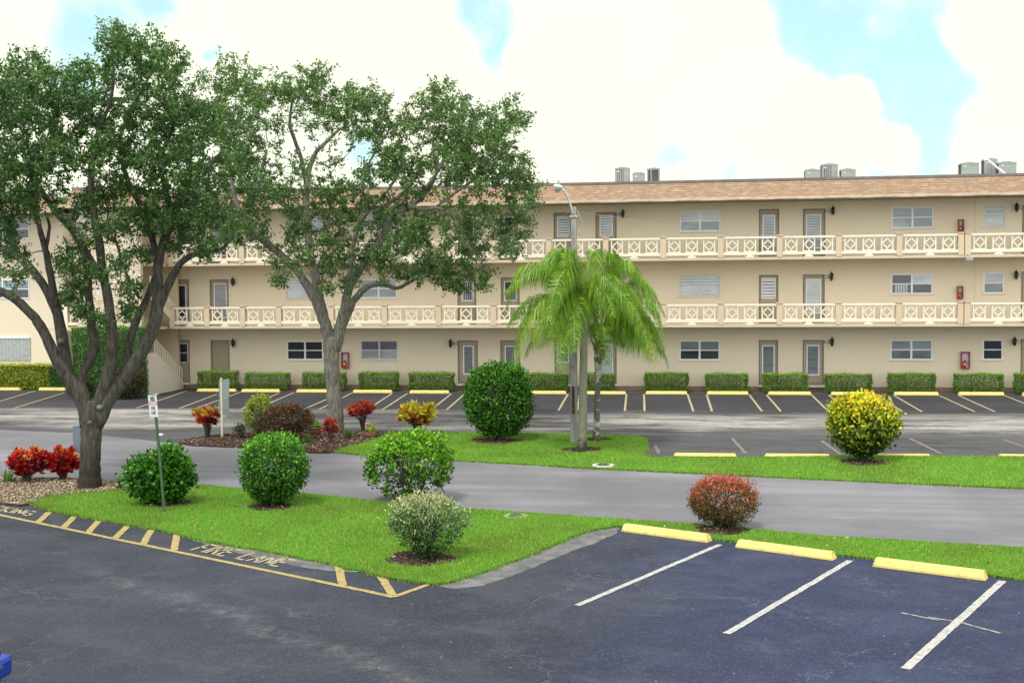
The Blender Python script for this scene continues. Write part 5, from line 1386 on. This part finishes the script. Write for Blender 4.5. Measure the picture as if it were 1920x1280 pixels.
T1 = [([(168, 914, 24), (169, 895, 20.5), (170, 860, 19), (171, 810, 19), (172, 775, 22), (174, 750, 22)], (0, 0)),
      ([(165, 800, 15), (155, 745, 15), (122, 700, 13), (98, 655, 10), (75, 610, 9), (55, 585, 8.5), (20, 555, 8), (-30, 530, 6), (-70, 480, 5)], (0, -1.0)),
      ([(125, 700, 12), (118, 645, 11), (108, 590, 10), (85, 540, 8), (45, 490, 7.5), (5, 466, 7), (-40, 440, 5), (-70, 390, 3)], (0, 1.0)),
      ([(105, 580, 8), (96, 520, 7), (82, 460, 5.5), (72, 415, 4.5), (62, 360, 3.5), (50, 290, 3)], (.3, -.6)),
      ([(86, 470, 4), (92, 425, 3), (84, 395, 2)], (0, -.2)),
      ([(160, 745, 10), (150, 715, 8.5), (160, 690, 8), (178, 655, 8.5), (172, 610, 8.5), (166, 550, 8), (162, 490, 8.5), (150, 455, 8), (128, 422, 6), (105, 400, 5), (70, 340, 4), (50, 260, 3)], (0, 1.2)),
      ([(178, 775, 13), (192, 735, 12), (206, 690, 11), (211, 640, 10), (204, 570, 9), (194, 515, 8), (185, 450, 8), (176, 400, 7), (170, 340, 6), (180, 260, 4), (210, 180, 3), (212, 100, 2)], (0, -.6)),
      ([(196, 530, 6), (176, 495, 5), (150, 450, 4), (125, 405, 4)], (-.3, -1)),
      ([(178, 800, 15), (200, 750, 16), (235, 705, 14), (268, 655, 12.5), (290, 605, 12), (296, 550, 10.5), (296, 500, 9), (305, 460, 8.5), (325, 410, 8), (342, 358, 7), (375, 320, 5.5), (412, 292, 4.5), (440, 240, 3)], (0, .6)),
      ([(296, 580, 9), (318, 530, 7.5), (340, 492, 6.5), (372, 474, 5), (415, 466, 3.5), (440, 440, 2.5)], (.3, -.3)),
      ([(236, 712, 8), (240, 655, 7.5), (256, 600, 7.5), (276, 560, 6.5), (288, 520, 5)], (.1, .9)),
      ([(296, 505, 7), (285, 445, 6.5), (268, 395, 6), (240, 340, 5), (225, 260, 4), (260, 180, 3), (300, 110, 2)], (.3, 1.2)),
      ([(262, 560, 3), (240, 520, 2.6), (225, 480, 2.4), (215, 440, 2)], (.4, .2)),
      ([(318, 425, 6), (315, 370, 5), (300, 300, 4), (330, 220, 3), (320, 130, 2)], (.3, -.8))]
B1 = [(0, 160, 50), (45, 150, 48), (95, 170, 48), (140, 150, 38), (205, 75, 28, .7), (222, 120, 46), (260, 120, 38), (300, 95, 34, .7), (315, 140, 42), (345, 190, 42), (-30, 240, 60), (30, 235, 62), (100, 240, 62), (170, 220, 60), (235, 190, 58), (290, 215, 58), (350, 250, 50), (400, 230, 45),
      (-20, 330, 60), (45, 320, 58), (110, 305, 48), (170, 300, 46), (230, 280, 52), (290, 300, 50), (350, 320, 52), (400, 310, 52), (20, 395, 48), (70, 385, 34), (-20, 420, 45), (160, 390, 36, .8), (200, 370, 40), (180, 430, 30, .7), (250, 370, 36), (300, 360, 36), (330, 400, 40), (385, 375, 48), (420, 420, 38), (380, 435, 38), (330, 450, 32),
      (285, 420, 30), (255, 430, 22, .6), (10, 455, 26, .6), (35, 480, 20, .5), (150, 470, 18, .6), (215, 440, 20, .4), (222, 500, 20, .35), (245, 545, 18, .4), (130, 510, 15, .4), (145, 545, 14, .4), (120, 495, 10, .4), (20, 525, 22, .4), (190, 600, 9, .5), (155, 590, 12, .4), (240, 585, 8, .5), (180, 520, 14, .4), (265, 480, 14, .4), (385, 475, 14, .5), (125, 560, 10, .5)]
def knots(o, pts):
    for (x, y, r, bp) in pts:
        base = G(*bp, .05); s = ppm(base); p = D(x, y, base, -.2)
        MB().tube([p + Vector((0, .1, 0)), p + Vector((0, -.02, 0)), p + Vector((0, -.05, 0))], [r / s * 1.25, r / s, r / s * .7], 12).build('knot', 'twig', o, True)
o1 = oak('oak_tree', 'large dark limbed spreading oak rising from the gravel bed at the left', (170, 914), T1, B1, 'leaf_oak1', 'bark1', .088, 78, 1.7)

T2 = [([(628, 808, 18.9), (628, 790, 16.0), (627, 750, 13.9), (623, 710, 13.5), (622, 680, 14.8), (622, 650, 15.6), (624, 630, 16.4)], (0, 0)),
      ([(622, 655, 10.7), (612, 615, 10.7), (600, 580, 9.8), (582, 545, 9.0), (556, 506, 7.4), (520, 472, 7.0), (482, 442, 5.7), (452, 405, 4.9), (436, 350, 4.1), (430, 280, 2.9), (440, 200, 2.0)], (0, -1.4)),
      ([(608, 600, 9.0), (597, 550, 8.6), (588, 505, 7.8), (578, 445, 7.0), (574, 385, 6.1), (577, 330, 5.3), (588, 295, 4.5), (602, 275, 3.7), (640, 240, 2.5)], (0, .6)),
      ([(576, 430, 5.7), (545, 395, 5.3), (518, 372, 4.9), (490, 340, 3.3), (500, 280, 2.5)], (.3, 1.4)),
      ([(574, 345, 4.9), (565, 300, 4.1), (552, 262, 3.7), (543, 230, 2.9), (550, 180, 2.0)], (.4, -.6)),
      ([(628, 655, 11.5), (636, 620, 10.7), (645, 580, 8.6), (655, 540, 7.8), (672, 508, 7.4), (700, 472, 7.0), (722, 435, 6.6), (736, 405, 6.1), (752, 393, 5.3), (775, 388, 4.5), (793, 393, 3.7), (815, 390, 2.9), (835, 395, 2.1), (850, 412, 1.6)], (0, -1.0)),
      ([(740, 400, 4.9), (765, 388, 4.5), (785, 375, 4.1), (800, 350, 3.7), (815, 330, 3.3), (832, 300, 2.9), (870, 255, 2.0)], (-.7, -.2)),
      ([(785, 378, 3.7), (810, 345, 3.3), (820, 305, 3.0), (812, 280, 2.5), (815, 220, 1.6)], (-.6, .5)),
      ([(640, 615, 9.0), (655, 580, 7.4), (672, 552, 6.6), (695, 535, 5.3), (720, 533, 4.5), (745, 540, 3.7), (775, 525, 2.9), (810, 505, 2.0)], (.1, 1.2)),
      ([(648, 565, 6.1), (655, 510, 5.7), (662, 460, 4.9), (672, 425, 4.5), (690, 395, 3.7), (725, 360, 2.9), (760, 300, 2.0)], (.2, 1.5)),
      ([(690, 390, 3.3), (680, 350, 2.5), (700, 290, 2.0), (740, 230, 1.6)], (1, .5)),
      ([(770, 445, 2.9), (800, 420, 3.3), (830, 420, 2.6), (860, 440, 2.0), (885, 470, 1.6)], (-.6, -1.4)),
      ([(815, 390, 2.5), (870, 350, 2.5), (920, 310, 2.1), (960, 270, 1.6)], (-.6, .6)),
      ([(700, 400, 3.7), (745, 370, 3.7), (770, 345, 3.3), (790, 315, 2.5)], (-.3, 1))]
B2 = [(415, 165, 34, .8), (455, 150, 40), (430, 215, 48), (490, 190, 42), (545, 175, 38), (590, 160, 32), (610, 195, 40), (655, 205, 42), (700, 195, 34), (720, 235, 34), (540, 235, 36, .4), (600, 245, 34, .45), (660, 255, 36, .7), (700, 265, 30, .6), (440, 275, 46), (490, 260, 38, .7), (460, 330, 46), (500, 350, 42), (450, 390, 42), (440, 440, 32), (475, 420, 28), (545, 330, 36, .6), (610, 310, 26, .35),
      (560, 380, 36), (610, 370, 40), (650, 385, 38), (670, 350, 26, .5), (700, 330, 32, .8), (730, 290, 32), (755, 250, 24, .6), (755, 320, 40), (815, 175, 24, .8), (790, 215, 30, .8), (835, 205, 36), (870, 215, 28), (820, 250, 44), (870, 260, 44), (915, 245, 34), (955, 215, 26, .8), (975, 230, 18, .6), (940, 265, 38), (890, 300, 48), (835, 310, 46), (790, 340, 40, .8), (940, 315, 40), (975, 320, 24, .7), (960, 355, 34), (995, 350, 18, .6), (990, 385, 22, .8), (985, 415, 12, .7),
      (900, 350, 36, .7), (850, 360, 36, .6), (730, 400, 42, .8), (690, 420, 38, .6), (640, 430, 34, .6), (590, 430, 30, .7), (560, 440, 28), (620, 480, 40), (655, 490, 34), (700, 480, 38), (770, 420, 42, .9), (750, 460, 40), (800, 450, 44), (850, 420, 42, .7), (900, 400, 38, .7), (940, 420, 34, .7), (870, 470, 42, .8), (920, 460, 34, .7), (810, 500, 36), (850, 515, 30), (770, 510, 28, .8), (720, 515, 24, .7), (895, 510, 24, .8), (905, 535, 14, .6), (960, 445, 28, .7), (650, 540, 14, .5), (835, 535, 20, .7), (860, 545, 12, .5),
      (530, 500, 16, .5), (522, 528, 9, .5), (500, 465, 22, .6), (610, 545, 13, .5), (600, 505, 20, .6), (545, 470, 18, .5), (960, 475, 16, .5), (560, 495, 12, .4)]
o2 = oak('oak_tree', 'pale grey oak with forked trunk standing in the mulch bed', (628, 808), T2, B2, 'leaf_oak2', 'bark2', .1, 62, 2.3, seed=5)
knots(o1, [(168, 790, 6, (170, 914)), (186, 764, 5, (170, 914)), (112, 640, 5, (170, 914))])
knots(o2, [(638, 616, 5, (628, 808)), (620, 698, 4.5, (628, 808))])

# ------------------------------------------------------------------ palms
def palm(name, lb, base_px, trunk, crown, fronds, barkmat, extra, seed, boot=False):
    rs = np.random.default_rng(seed); base = G(base_px[0], base_px[1], LZ); s = ppm(base)
    o = thing(name, base, lb, 'palm tree')
    pts = [D(x, y, base) for x, y, r in trunk]; rr = [r / s for x, y, r in trunk]
    P3, R3 = [], []
    for i in range(len(pts) - 1):
        for j in range(6): P3.append(pts[i].lerp(pts[i + 1], j / 6)); R3.append((rr[i] + (rr[i + 1] - rr[i]) * j / 6) * (1 + .03 * math.sin(j * 3)))
    P3.append(pts[-1]); R3.append(rr[-1])
    MB().tube(P3, R3, 14).build('trunk', barkmat, o, True)
    c0 = D(crown[0], crown[1], base)
    if boot:
        mb = MB(); tp = D(trunk[-1][0], trunk[-1][1], base)
        for i in range(9):
            a = i * 2.4; q = tp + Vector((math.cos(a) * .1, math.sin(a) * .1, -.15 - .05 * i)); mb.tube([q, q + Vector((math.cos(a) * .07, math.sin(a) * .07, .25)), q + Vector((math.cos(a) * .16, math.sin(a) * .16, .42))], [.05, .035, .015], 6)
        mb.build('leaf_bases', 'boot', o)
    fr = []
    for (ax, ay, mx, my, ex, ey, off, mat) in fronds:
        fr.append((D(ax, ay, base), D(mx, my, base, off * .6), D(ex, ey, base, off), mat))
    for i in range(extra):
        a = rs.uniform(0, 2 * math.pi); L = rs.uniform(1.3, 2.0); up = rs.uniform(.2, 1.2)
        m_ = c0 + Vector((math.cos(a) * L * .5, math.sin(a) * L * .5, up)); e = c0 + Vector((math.cos(a) * L, math.sin(a) * L, up * .4 - rs.uniform(.3, 1.0))); fr.append((c0, m_, e, 'palm1'))
    for (a, m_, e, mat) in fr:
        # quadratic curve through the middle point
        ctrl = m_ * 2 - (a + e) / 2; n = 16
        pp_ = [(a * (1 - u) ** 2 + ctrl * 2 * u * (1 - u) + e * u * u) for u in [k / n for k in range(n + 1)]]
        rach = MB().tube(pp_, [.03 * (1 - k / n) + .004 for k in range(n + 1)], 5)
        vs, fs, rn = [], [], []; L = sum((pp_[k + 1] - pp_[k]).length for k in range(n)); nl = int(L * 58)
        for i in range(nl):
            u = .1 + .9 * (i + rs.random()) / nl; k = min(int(u * n), n - 1); p = pp_[k].lerp(pp_[k + 1], u * n - k); tg = (pp_[k + 1] - pp_[k]).normalized()
            side = tg.cross(Vector((0, 0, 1))); side = side.normalized() if side.length > .05 else Vector((1, 0, 0))
            for sg in (-1, 1):
                ll = (.8 * math.sin(math.pi * min(1, .18 + u * .78)) + .12) * rs.uniform(.75, 1.15)
                d = (side * sg * rs.uniform(.5, 1.0) + tg * rs.uniform(.3, .8) + Vector((0, 0, rs.uniform(-.1, .5)))).normalized()
                w_ = tg * .0068; q1 = p + d * ll * .32; q2 = q1 + (d * .45 + Vector((0, 0, -.75))).normalized() * ll * .38; q3 = q2 + (d * rs.uniform(0, .5) + Vector((0, 0, -1)) + Vector((rs.normal() * .1, rs.normal() * .1, 0))).normalized() * ll * .38
                b = len(vs); vs += [p - w_, p + w_, q1 + w_, q1 - w_, q2 + w_ * .8, q2 - w_ * .8, q3]; fs += [(b, b + 1, b + 2, b + 3), (b + 3, b + 2, b + 4, b + 5), (b + 5, b + 4, b + 6)]
                rn += [min(1, max(0, rs.normal(.48, .3)))] * 7
        fo = link_mesh('frond', vs, fs, mat, o); at = fo.data.attributes.new('rnd', 'FLOAT', 'POINT'); at.data.foreach_set('value', rn)
        rach.build('frond_rib', 'leaf_mid', fo)
MAT['leaf_mid'] = simple('palm_rib', (.22, .26, .07), .6, .15, 10)
palm('palm_tree', 'front palm of the pair with pale ringed trunk and dark foot', (1092, 846),
     [(1092, 846, 9.5), (1092, 830, 8.5), (1093, 760, 8), (1094, 690, 7.5), (1095, 640, 7), (1096, 590, 6)], (1092, 578),
     [(1092, 575, 1035, 505, 946, 548, -.3, 'palm1'), (1092, 575, 1050, 490, 990, 520, .5, 'palm1'), (1092, 570, 1060, 475, 1015, 515, .9, 'palm1'), (1092, 570, 1075, 480, 1050, 500, -.6, 'palm1'),
      (1090, 590, 1015, 570, 966, 690, -.5, 'palm_y'), (1090, 592, 1030, 600, 985, 665, .4, 'palm_y'), (1090, 585, 1010, 560, 952, 610, .3, 'palm1'), (1090, 580, 1065, 560, 1052, 650, -1.0, 'palm1'), (1090, 580, 1078, 560, 1078, 660, -1.2, 'palm1'), (1092, 575, 1105, 490, 1112, 480, .2, 'palm1'),
      (1092, 578, 1120, 520, 1165, 560, -.8, 'palm1'), (1092, 585, 1040, 575, 1000, 640, -.9, 'palm_y'), (1091, 588, 1005, 575, 960, 672, .2, 'palm1'), (1091, 580, 1000, 500, 948, 585, .6, 'palm1'), (1091, 590, 1060, 590, 1050, 690, -1.1, 'palm1')],
     'palmbark1', 11, 11)
palm('palm_tree', 'rear palm of the pair with thin white blotched trunk', (1118, 824),
     [(1118, 824, 7.5), (1119, 790, 6), (1120, 740, 5.5), (1121, 700, 5.5), (1122, 670, 8.5), (1124, 640, 9)], (1126, 634),
     [(1126, 632, 1185, 530, 1246, 590, .3, 'palm1'), (1126, 632, 1205, 560, 1246, 655, -.4, 'palm1'), (1126, 634, 1200, 590, 1254, 690, 0, 'palm1'), (1126, 634, 1190, 600, 1232, 680, -.8, 'palm_y'), (1126, 634, 1180, 590, 1215, 670, .8, 'palm1'),
      (1126, 630, 1150, 505, 1190, 520, .5, 'palm1'), (1126, 630, 1160, 500, 1215, 545, -.5, 'palm1'), (1126, 628, 1130, 500, 1128, 480, 0, 'palm1'), (1126, 628, 1140, 500, 1150, 490, -.3, 'palm1'), (1126, 634, 1085, 560, 1050, 610, .8, 'palm1'),
      (1126, 636, 1160, 610, 1180, 660, -1, 'palm1'), (1126, 630, 1165, 545, 1200, 600, -1.1, 'palm1')],
     'palmbark2', 12, 12, True)

# ------------------------------------------------------------------ lamp post with wires
m, t, b, o_ = new_mat('weathered_concrete')
v = t.pos((6, 6, .6)); c = t.mix(t.ramp(t.noise(v, 1.2, 5, .6), .4, .62), (.28, .275, .25), (.19, .19, .175)); c = t.mix(t.ramp(t.noise(t.pos(), 3, 4), .55, .7, 0, .7), c, (.14, .15, .13))
setc(t, b, c); b.inputs['Roughness'].default_value = .9; bump(t, b, t.noise(t.pos(), 40, 3), .4, .01); MAT['concrete'] = m
base = G(1076, 829, LZ); lpst = thing('street_lamp', base, 'tall square concrete lamp post with curved arm and cobra head lamp beside the palms', 'lamp post')
top = D(1076, 388, base)
mb = MB(); w0, w1 = .105, .075
def sq(p, w_): return [(p.x - w_, p.y - w_, p.z), (p.x + w_, p.y - w_, p.z), (p.x + w_, p.y + w_, p.z), (p.x - w_, p.y + w_, p.z)]
vs = sq(Vector((base.x, base.y, 0)), w0) + sq(Vector((top.x, top.y, top.z)), w1)
mb.add(vs, [(0, 1, 5, 4), (1, 2, 6, 5), (2, 3, 7, 6), (3, 0, 4, 7), (4, 5, 6, 7)]); mb.build('pole', 'concrete', lpst, bevel=.015)
am = [D(x, y, base) + Vector((0, -.1, 0)) for x, y in ((1074, 400), (1072, 390), (1066, 372), (1060, 360), (1054, 354))]
MB().tube([Vector((top.x, top.y - .1, top.z - .25))] + am, .03, 8).build('arm', 'galv', lpst, True)
h0 = D(1056, 353, base) + Vector((0, -.1, 0)); h1 = D(1038, 348.5, base) + Vector((0, -.1, 0))
lx = (h1 - h0).normalized()
MB().tube([h0, h0.lerp(h1, .15), h0.lerp(h1, .5), h0.lerp(h1, .85), h1], [.035, .06, .075, .062, .015], 12).build('lamp_head', 'signwhite', lpst, True)
mid = h0.lerp(h1, .55); MB().lathe((mid.x, mid.y, mid.z - .14), [(.02, -.02), (.07, 0), (.1, .05)], 12).build('lens', 'headglass', lpst)
mid = h0.lerp(h1, .45); MB().tube([mid + Vector((0, 0, .08)), mid + Vector((0, 0, .19))], .035, 8).build('photocell', 'galv', lpst)
mb = MB().box(top.x - .12, top.x + .12, top.y - .125, top.y - .09, top.z - .3, top.z - .26); mb.tube([(top.x + .1, top.y - .1, top.z - .1), (top.x + .28, top.y - .1, top.z - .5), (top.x + .12, top.y - .1, top.z - .7), (top.x + .2, top.y - .1, top.z - .95), (top.x + .5, top.y - .1, top.z - .75)], .008, 5)
mb.build('cable_loop', 'galv', lpst)
MB().box(base.x - .035, base.x + .035, base.y - w0 - .008, base.y - w0 + .03, .9, 1.7).build('access_slot', 'soil', lpst)
def wire(name, a, b_, sag, lb):
    pts = [a.lerp(b_, i / 24) - Vector((0, 0, sag * 4 * (i / 24) * (1 - i / 24))) for i in range(25)]
    return tag(MB().tube(pts, .004, 4).build(name, 'galv'), lb, 'wire')
tp = Vector((top.x, top.y, top.z - .12))
wire('overhead_wire', tp, D(760, 470, base, 2), .25, 'thin overhead wire running left from the concrete lamp post into the oak')
wire('overhead_wire', tp, D(2100, 455, base, 9), .5, 'thin overhead wire running right from the concrete lamp post across the top balcony')

# ------------------------------------------------------------------ signs
base = G(309, 960, LZ); sg = thing('no_parking_sign', base, 'small white no parking fire lane sign on a leaning green post in the near lawn', 'sign')
tp = D(289, 742, base); d = (tp - base).normalized()
MB().tube([base - Vector((0, 0, .1)), tp - d * .0], .03, 6).build('post', 'greenpost', sg)
rt = Vector((RIGHT.x, RIGHT.y, 0)).normalized(); nr = d.cross(rt).normalized()   # towards the camera or away
if nr.dot(CAM - tp) < 0: nr = -nr
ctr = D(288.5, 761, base) + nr * .045; s = ppm(base)
hw, hh = 8.0 / s, 20.5 / s
def plate(mb, c_, ux, uy, w_, h_, th, n_):
    vs = [c_ + ux * a * w_ + uy * b__ * h_ + n_ * k for k in (0, th) for a, b__ in ((-1, -1), (1, -1), (1, 1), (-1, 1))]
    mb.add(vs, [(3, 2, 1, 0), (4, 5, 6, 7), (0, 1, 5, 4), (1, 2, 6, 5), (2, 3, 7, 6), (3, 0, 4, 7)])
mb = MB(); plate(mb, ctr, rt, d, hw, hh, .006, nr); pn = mb.build('panel', 'signwhite', sg)
def sign_text(txt, cy, h_, w_, mat, wd):
    tot = sum(ADV.get(ch, .85) for ch in txt) - .25; mb = MB()
    letters(txt, ctr + nr * .0095 + d * cy - rt * w_ / 2, rt * (w_ / tot), d * h_, wd, mb, nr); mb.build('lettering', mat, pn)
mb = MB(); plate(mb, ctr + d * hh * .28 + nr * .0062, rt, d, hw * .93, hh * .17, .0012, nr); mb.build('red_band', 'textred', pn)
sign_text('NO', hh * .52, hh * .34, hw * .8, 'textblack', .022)
sign_text('PARKING', hh * .19, hh * .18, hw * 1.6, 'signwhite', .01)
sign_text('FIRE', -hh * .3, hh * .24, hw * .9, 'textblack', .012)
sign_text('LANE', -hh * .72, hh * .24, hw * .9, 'textblack', .012)
mb = MB(); frame_pts = None
tp2 = D(292, 740, base)
MB().box(tp2.x - .03, tp2.x + .06, tp2.y - .03, tp2.y + .02, tp2.z + .0, tp2.z + .03).build('post_clip', 'galv', sg)

base = G(417, 824, .05); sg = thing('tall_sign', base, 'back of two stacked grey sign panels on a pale post at the mulch bed tip', 'sign')
a0 = D(417, 709, base); MB().box(base.x - .028, base.x + .028, base.y - .03, base.y + .03, 0, a0.z + .02).build('post', 'woodpost', sg)
s = ppm(base)
for (xa, xb, ya, yb_, mt) in ((408, 427.5, 711, 745, 'signback'), (407.5, 427, 746.5, 775, 'signback')):
    A = D(xa, ya, base); B = D(xb, yb_, base)
    c4s = [D(xa, ya + 2, base, .02), D(xb, ya - 1, base, .3), D(xb, yb_ - 1, base, .3), D(xa, yb_ + .5, base, .02)]
    c4s = [v_ + Vector((0, .09, 0)) for v_ in c4s]
    MB().add(c4s + [v_ + Vector((0, .012, 0)) for v_ in c4s], [(0, 3, 2, 1), (4, 5, 6, 7), (0, 1, 5, 4), (1, 2, 6, 5), (2, 3, 7, 6), (3, 0, 4, 7)]).build('panel', mt, sg)

base = G(150, 893, .05); sg = thing('roadside_sign', base, 'blue grey sign seen almost edge on behind the left oak trunk', 'sign')
A = D(138, 797, base); B = D(152, 848, base)
MB().box(A.x, B.x + .05, base.y - .02, base.y + .03, B.z, A.z).build('panel', 'signblue', sg, bevel=.01)
c_ = D(151, 850, base); MB().box(c_.x - .03, c_.x + .03, base.y - .0, base.y + .06, 0, B.z + .02).build('post', 'woodpost', sg)

# ------------------------------------------------------------------ blue car cut by the left edge
def car():
    tail = D(8, 1200, G(8, 1420)); 
    p = CAM + ray(-38, 1252) * 12.1; xe = p.x; yc = p.y - .35
    o = thing('blue_car', (xe - 2.2, yc, 0), 'rear corner of a bright blue car at the lower left edge', 'car')
    secs = [(-.02, .42, .62, .62), (.0, .3, .66, .78), (-.1, .28, .92, .84), (-.55, .25, 1.0, .87), (-1.0, .22, 1.02, .88), (-2.2, .2, .98, .89), (-3.2, .22, .95, .88), (-3.9, .26, .82, .84), (-4.25, .3, .66, .74), (-4.3, .42, .56, .6)]
    mb = MB(); n = 0; ring_ = []
    for (dx, zl, zh, hw_) in secs:
        r = [(-hw_ * .92, zl), (-hw_, zl + .12), (-hw_ * 1.0, zh - .2), (-hw_ * .93, zh - .03), (-hw_ * .8, zh), (hw_ * .8, zh), (hw_ * .93, zh - .03), (hw_, zh - .2), (hw_, zl + .12), (hw_ * .92, zl)]
        ring_.append([(xe + dx, yc + y, z) for y, z in r])
    vs = [v_ for r in ring_ for v_ in r]; k = 10
    fs = [(i * k + j, i * k + (j + 1) % k, (i + 1) * k + (j + 1) % k, (i + 1) * k + j) for i in range(len(secs) - 1) for j in range(k)] + [tuple(range(k))[::-1], tuple((len(secs) - 1) * k + j for j in range(k))]
    mb.add(vs, fs); mb.build('body', 'carblue', o, True, .02)
    cb = [(-.75, 1.0, .74), (-1.3, 1.38, .62), (-2.3, 1.43, .62), (-3.15, .98, .74)]
    vs = []; fs = []
    for (dx, z, hw_) in cb: vs += [(xe + dx, yc - hw_, z), (xe + dx, yc + hw_, z)]
    for (dx, z, hw_) in cb: vs += [(xe + dx * 1.0, yc - .8, .95), (xe + dx, yc + .8, .95)]
    fs = [(0, 2, 3, 1), (2, 4, 5, 3), (4, 6, 7, 5), (0, 8, 10, 2), (2, 10, 12, 4), (4, 12, 14, 6), (1, 3, 11, 9), (3, 5, 13, 11), (5, 7, 15, 13)]
    MB().add(vs, fs).build('windows', 'carglass', o)
    MB().box(xe - 2.35, xe - 1.25, yc - .63, yc + .63, 1.385, 1.45).build('roof', 'carblue', o, bevel=.03)
    for sgn in (-1, 1):
        MB().box(xe - .2, xe - .06, yc + sgn * .64 - .1, yc + sgn * .64 + .1, .76, .88).build('tail_lamp', 'tail', o, bevel=.03)
    MB().box(xe - .12, xe + .1, yc - .82, yc + .82, .36, .6).build('bumper', 'carblue', o, bevel=.06)
    MB().box(xe + .1, xe + .106, yc - .6, yc + .6, .5, .53).build('bumper_trim', 'chrome', o)
    for dx in (-.85, -3.45):
        for sgn in (-1, 1):
            yw = yc + sgn * .82; wh = MB().tube([(xe + dx, yw - .1, .32), (xe + dx, yw + .1, .32)], .32, 24).build('wheel', 'tyre', o)
            MB().tube([(xe + dx, yw - .105, .32), (xe + dx, yw + .105, .32)], .19, 16).build('rim', 'chrome', wh)
car()
